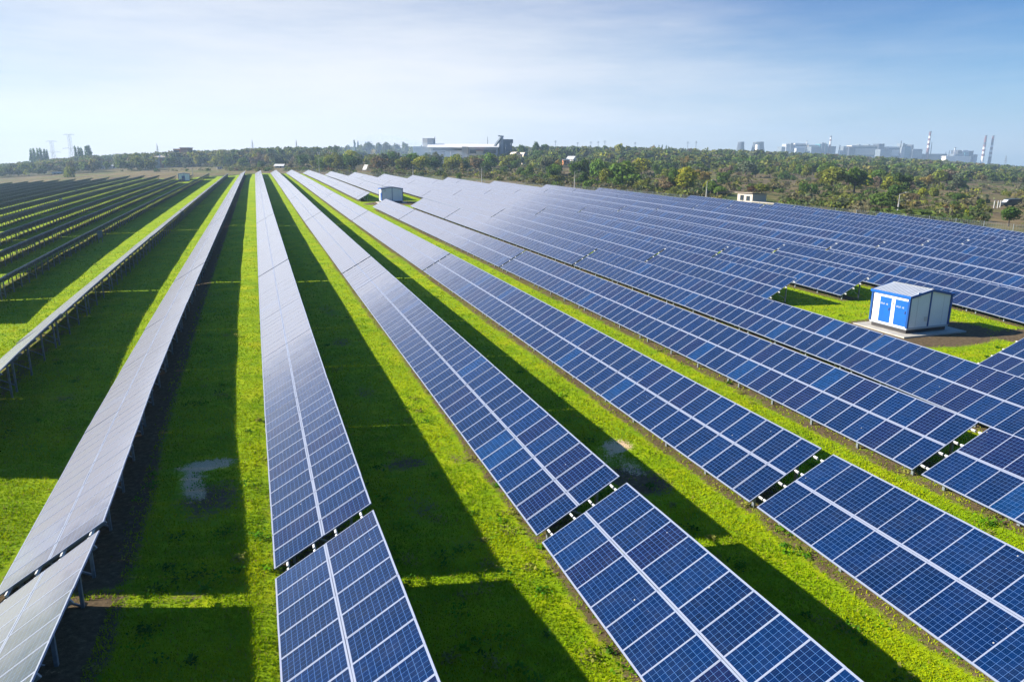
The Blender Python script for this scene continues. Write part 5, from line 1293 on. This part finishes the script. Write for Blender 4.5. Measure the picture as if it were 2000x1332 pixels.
# poplars and tall trees on the skyline
for px, top, base, w, col, d in ((63, 290, 312, 8, 'dark green', 900), (69, 288, 312, 8, 'green', 900), (76, 289, 312, 8, 'green', 905), (82, 288, 312, 8, 'green', 900), (88, 290, 312, 8, 'dark green', 895), (94, 292, 312, 7, 'dark green', 900), (150, 284, 312, 7, 'dark green', 880), (157, 286, 312, 8, 'dark green', 880), (162, 287, 312, 8, 'dark green', 885),
                                 (694, 272, 305, 6, 'dark green', 720), (700, 275, 305, 5, 'dark green', 720), (1286, 283, 305, 4, 'dark green', 900), (1292, 282, 305, 4, 'dark green', 900), (1300, 283, 305, 4, 'dark green', 905), (1305, 285, 305, 4, 'dark green', 900)):
    tree_px(px, base, top, w * 1.5, 'poplar', col, None, d)
for px, top, base, w, col, d in ((173, 283, 312, 16, 'dark green', 870), (706, 282, 306, 16, 'olive', 700), (720, 276, 306, 26, 'grey-green', 700), (740, 278, 306, 20, 'grey-green', 710), (757, 277, 306, 22, 'grey-green', 700), (775, 279, 306, 20, 'grey-green', 720), (792, 277, 306, 18, 'grey-green', 700), (680, 283, 305, 22, 'grey-green', 690), (1020, 282, 304, 24, 'dark green', 690), (1047, 276, 304, 16, 'dark green', 700), (1062, 281, 304, 18, 'green', 700), (1118, 284, 305, 20, 'grey-green', 720), (1210, 280, 305, 22, 'yellow-green', 700), (1276, 283, 306, 12, 'ochre', 760)):
    tree_px(px, base, top, w * 1.1, 'round', col, None, d)

# the belt of orchard trees and scrub beyond the fence: nearest ones one by one
LOW = [(-60, 336), (0, 334), (120, 327), (300, 322), (450, 329), (620, 334), (700, 334), (800, 336), (900, 338), (1000, 341), (1060, 352), (1120, 366), (1230, 372), (1340, 378), (1400, 374), (1425, 349), (1560, 348), (1590, 360), (1690, 372), (1740, 384), (1790, 376), (1830, 372), (1920, 372), (2060, 371)]
def lowy(px):
    for (a, ya), (b, yb) in zip(LOW[:-1], LOW[1:]):
        if a <= px <= b: return ya + (yb - ya) * (px - a) / (b - a)
    return 340
cols = list(PAL); wt = {'L': (.2, .18, .2, .10, .05, .07, .16, 0, .14), 'R': (.24, .26, .25, .075, .03, .045, .09, .002, .05)}
cnt_t = cnt_b = 0; placed = []
nt0 = sum(1 for q in pending if q[1] != 'bush')
tries = 0
while (cnt_t + nt0 < 292 or cnt_b < 120) and tries < 6000:
    tries += 1
    px = random.uniform(-20, 2020); yb = lowy(px)
    yt = 306 + 6 * abs(px - 1000) / 1000 + (4 if px > 1500 else 0)
    u = random.random() ** 1.35
    py = yb + (yt - yb) * u
    p = hit(px, py)
    if p is None: continue
    fd = (p - Vector((0, 0, CAMZ))).dot(F_)
    if fd > 1000 or blocked(px, fd, 6): continue
    if math.sin(p.x * .045 + 1.7 * math.sin(p.y * .031)) * math.sin(p.y * .05 + 1.3 * math.sin(p.x * .027)) < random.uniform(-.75, .15): continue
    mind = 4.2 if px > 900 else 3.8
    if any((p.x - a) ** 2 + (p.y - b) ** 2 < mind ** 2 for a, b in placed): continue
    if inside(np.array([p.x]), np.array([p.y]), poly)[0]: continue
    isb = random.random() < .36
    if isb and cnt_b >= 120: continue
    if not isb and cnt_t + nt0 >= 292: continue
    placed.append((p.x, p.y))
    c = random.choices(cols, wt['L' if px < 600 else 'R'])[0]
    if isb:
        cnt_b += 1; hh = random.uniform(1.6, 3.4); tree(p, 'bush', c, hh, hh * random.uniform(1.3, 2.4))
    else:
        cnt_t += 1; hh = random.choice((random.uniform(3.6, 6), random.uniform(5.5, 8), random.uniform(7, 9.5))) * (1.0 + .55 * min(1, max(0, (fd - 300) / 400))); tree(p, random.choice(['round', 'spread', 'spread']), c, hh, hh * random.uniform(.85, 1.55))
# labels: look, then the landmark they stand by, then the order going away from the camera
pending.sort(key=lambda q: q[6])
seen = {}
for q in pending:
    root, kind, colour, hgt_, wid, px, d, lab = q
    nm = {'round': 'tree', 'spread': 'tree', 'poplar': 'poplar', 'bush': 'bush'}[kind]
    if lab is None:
        lx, ln = min(LMK, key=lambda l: abs(l[0] - px))
        rel = 'left below' if px < lx - 8 else ('right below' if px > lx + 8 else 'below')
        if d > 690: rel = rel.replace('below', 'around')
        size = 'tall' if hgt_ > 7 else ('small' if hgt_ < 5 else 'middling')
        if kind == 'bush': size = 'large' if hgt_ > 2.6 else 'small'
        lab = '%s %s %s %s %s %s' % (size, SHAPE[kind], colour, nm, rel, ln) if kind != 'poplar' else 'slender %s poplar %s %s' % (colour, rel, ln)
        if kind == 'bush': lab = '%s %s %s %s %s' % (size, colour, nm, rel, ln)
        n = seen.get(lab, 0); seen[lab] = n + 1
        if n: lab = '%s, %s back' % (lab, ORD[min(n, 19)])
    tag(root, lab, 'bush' if kind == 'bush' else 'tree', {'bush': 'bushes beyond the fence', 'poplar': 'poplars on the skyline'}.get(kind, 'trees beyond the fence'))

# far woods: one mass
def merge(name, label, pts, kinds, nl, lsz, colours, cat, rngseed):
    rg = np.random.default_rng(rngseed); Vs, Fs, Cs = [], [], []; off = 0
    base = {k: [crown_data(rg, k, nl, lsz) for _ in range(6)] for k in set(kinds)}
    for (x, y, z, hh, ww), k, c in zip(pts, kinds, colours):
        Vv, Ff, Cc, L = base[k][rg.integers(6)]
        a = rg.uniform(0, 6.28); ca, sa = np.cos(a), np.sin(a)
        sx = ww / (2 * abs(Vv[:, :2]).max()); sz = hh / Vv[:, 2].max()
        W = np.stack([(Vv[:, 0] * ca - Vv[:, 1] * sa) * sx + x, (Vv[:, 0] * sa + Vv[:, 1] * ca) * sx + y, Vv[:, 2] * sz + z], -1)
        Vs.append(W); Fs.append(Ff + off); off += len(W); Cs.append(Cc * np.array([[*c, 1]]))
    V = np.concatenate(Vs); F = np.concatenate(Fs); C = np.concatenate(Cs)
    me = np_mesh(name, V, F, MAT['leafa'], {'tint': ('FACE', C)})
    o = bpy.data.objects.new(name, me); link(o); tag(o, label, cat, kind='stuff')
pts, kinds, cc = [], [], []
rg = np.random.default_rng(5)
def jit(c):
    j = rg.uniform(.82, 1.12); q = (.105, .120, .040); return tuple((v * .6 + w_ * .4) * j for v, w_ in zip(c, q))
TOPH = [(-120, 10), (60, 13), (200, 16), (450, 16), (700, 17), (1000, 17), (1300, 17), (1420, 16), (1600, 15), (1800, 13), (2100, 12)]
def toph(px):
    for (a, ya), (b, yb) in zip(TOPH[:-1], TOPH[1:]):
        if a <= px <= b: return ya + (yb - ya) * (px - a) / (b - a)
    return 10
for _ in range(5200):
    px = rg.uniform(-120, 2120); d = 430 + 900 * rg.random() ** 1.25
    if rg.random() < .12: px = rg.uniform(-120, 600)
    if px < 620: d = (600 if px < 330 else 680) + 720 * rg.random() ** 1.5
    if 795 < px < 1040 and (d < 500 or 590 < d < 720): continue
    if blocked(px, d, 3): continue
    p = land(px, d); f = min(1, max(0, (d - 430) / 330)); hh = (6.5 + (toph(px) - 6.5) * f) * rg.uniform(.6, 1.08)
    if 795 < px < 1040 and d < 600: hh = rg.uniform(6, 9.5)
    pts.append((p.x, p.y, p.z, hh, min(hh, 11) * rg.uniform(.8, 1.4))); kinds.append('round' if rg.random() < .6 else 'spread')
    c = PAL[random.choices(cols, wt['L' if px < 600 else 'R'])[0]]; cc.append(jit(c))
merge('distant_woods', 'far belt of mixed autumn woods along the skyline', pts, kinds, 150, .85, cc, 'woods', 11)
# knee-high scrub all over the heath
pts, kinds, cc = [], [], []
n_ = 0
while n_ < 6500:
    px = rg.uniform(-60, 2060); yb = 346 + max(0, px - 900) * .10 if px > 620 else 335; py = yb - (yb - 310) * rg.random() ** 1.2
    if px > 1750: py = rg.uniform(330, 440)
    p = hit(px, py)
    n_ += 1
    if p is not None and blocked(px, (p - Vector((0, 0, CAMZ))).dot(F_), 4): continue
    if p is None or inside(np.array([p.x]), np.array([p.y]), poly)[0]: continue
    if px < 420 and rg.random() < .75: continue
    hh = rg.uniform(.25, 1.0) if rg.random() < (.58 if px < 1380 else .8) else rg.uniform(1.2, 2.8); pts.append((p.x, p.y, p.z - .1, hh, hh * rg.uniform(1.5, 3.6)))
    kinds.append('bush'); cc.append(jit(PAL[random.choices(cols, (.16, .16, .26, .03, .06, .08, .14, .004, .24))[0]]))
merge('undergrowth', 'low scrub and rough weeds scattered over the heath', pts, kinds, 70, .55, cc, 'scrub', 12)

# ------------------------------------------------------------------ sky, sun, air
SUN = Vector((-0.815, 0.337, 0.468)).normalized()
el = math.asin(SUN.z); az = math.atan2(SUN.x, SUN.y)
w = bpy.data.worlds.new('World'); SC.world = w; w.use_nodes = True
wn = w.node_tree; wn.nodes.clear(); T = NT(wn)
sky = T.n('ShaderNodeTexSky', _sky_type='NISHITA', _sun_disc=False, _sun_elevation=el, _sun_rotation=az, _altitude=100, _air_density=AIR, _dust_density=DUST, _ozone_density=3.0)
# thin bright haze veil, thickest low in the sky and towards the brighter side, with faint cirrus streaks
gv = T.n('ShaderNodeTexCoord').outputs['Generated']
nv = T.n('ShaderNodeVectorMath', _operation='NORMALIZE', i0=gv).outputs[0]
sx = T.n('ShaderNodeSeparateXYZ', Vector=nv).outputs
azd = T.math('SUBTRACT', T.math('MULTIPLY', T.math('ARCTAN2', sx[0], sx[1]), 180 / math.pi), VAZ)
eld = T.math('MULTIPLY', T.math('ARCSINE', sx[2]), VELK * 180 / math.pi)
ang = T.math('SQRT', T.math('ADD', T.math('MULTIPLY', azd, azd), T.math('MULTIPLY', eld, eld)))
st = T.n('ShaderNodeVectorMath', _operation='MULTIPLY', i0=nv, i1=(2.0, 2.0, 15.0)).outputs[0]
cir = T.noise(st, 1.7, 7, 0.6)
ang = T.math('ADD', ang, T.math('MULTIPLY', T.math('SUBTRACT', cir, 0.5), 30.0))
mr = T.n('ShaderNodeMapRange', _interpolation_type='SMOOTHSTEP', Value=ang, i1=2.0, i2=VWID, i3=VMAX, i4=0.0).outputs[0]
deep = T.n('ShaderNodeHueSaturation', Saturation=SSAT, Value=SVAL, Color=sky.outputs[0]).outputs[0]
eln = T.math('MULTIPLY', T.math('ARCSINE', T.math('MAXIMUM', sx[2], 0.0)), 2 / math.pi)
clear = T.ramp(eln, [(0.0, (0.30, 0.56, 0.90)), (0.045, (0.17, 0.41, 0.80)), (0.12, (0.012, 0.13, 0.50)), (1.0, (0.05, 0.22, 0.62))])
clear = T.n('ShaderNodeVectorMath', _operation='SCALE', i0=clear, Scale=2.55).outputs[0]
deep = T.mix(0.68, deep, clear)
veil = T.mix(mr, deep, VEILC)
bg = T.n('ShaderNodeBackground', Color=veil, Strength=SKYS)
o = wn.nodes.new('ShaderNodeOutputWorld'); wn.links.new(bg.outputs[0], o.inputs['Surface'])
sl = bpy.data.lights.new('sun', 'SUN'); sl.energy = SUNE; sl.angle = rad(0.53); sl.color = (1.0, 0.93, 0.82)
so = bpy.data.objects.new('sun', sl); link(so); so.rotation_euler = (-SUN).to_track_quat('-Z', 'Y').to_euler(); so.location = (0, 0, 60)
VOLC = (0.55, 0.75, 1.0, 1)
if HAZE > 0:
    m, nt = new_mat('air'); Th = NT(nt)
    pv = Th.n('ShaderNodeVolumePrincipled', Color=VOLC, Density=HAZE, Anisotropy=0.2)
    nt.links.new(pv.outputs[0], nt.nodes.new('ShaderNodeOutputMaterial').inputs['Volume'])
    mb = MB(); zlo = float(Z.min()) - 1; mb.box(-1500, 2900, -60, 2700, zlo, 125)
    hz = mb.build('haze', m); tag(hz, kind='stuff')
SC.view_settings.view_transform = 'Standard'; SC.view_settings.look = 'None'; SC.view_settings.gamma = 1.0; SC.view_settings.exposure = EXPO
SC.render.engine = 'CYCLES'
try:
    SC.cycles.volume_bounces = 1; SC.cycles.max_bounces = 6; SC.cycles.use_denoising = True; SC.cycles.transparent_max_bounces = 8
except Exception: pass
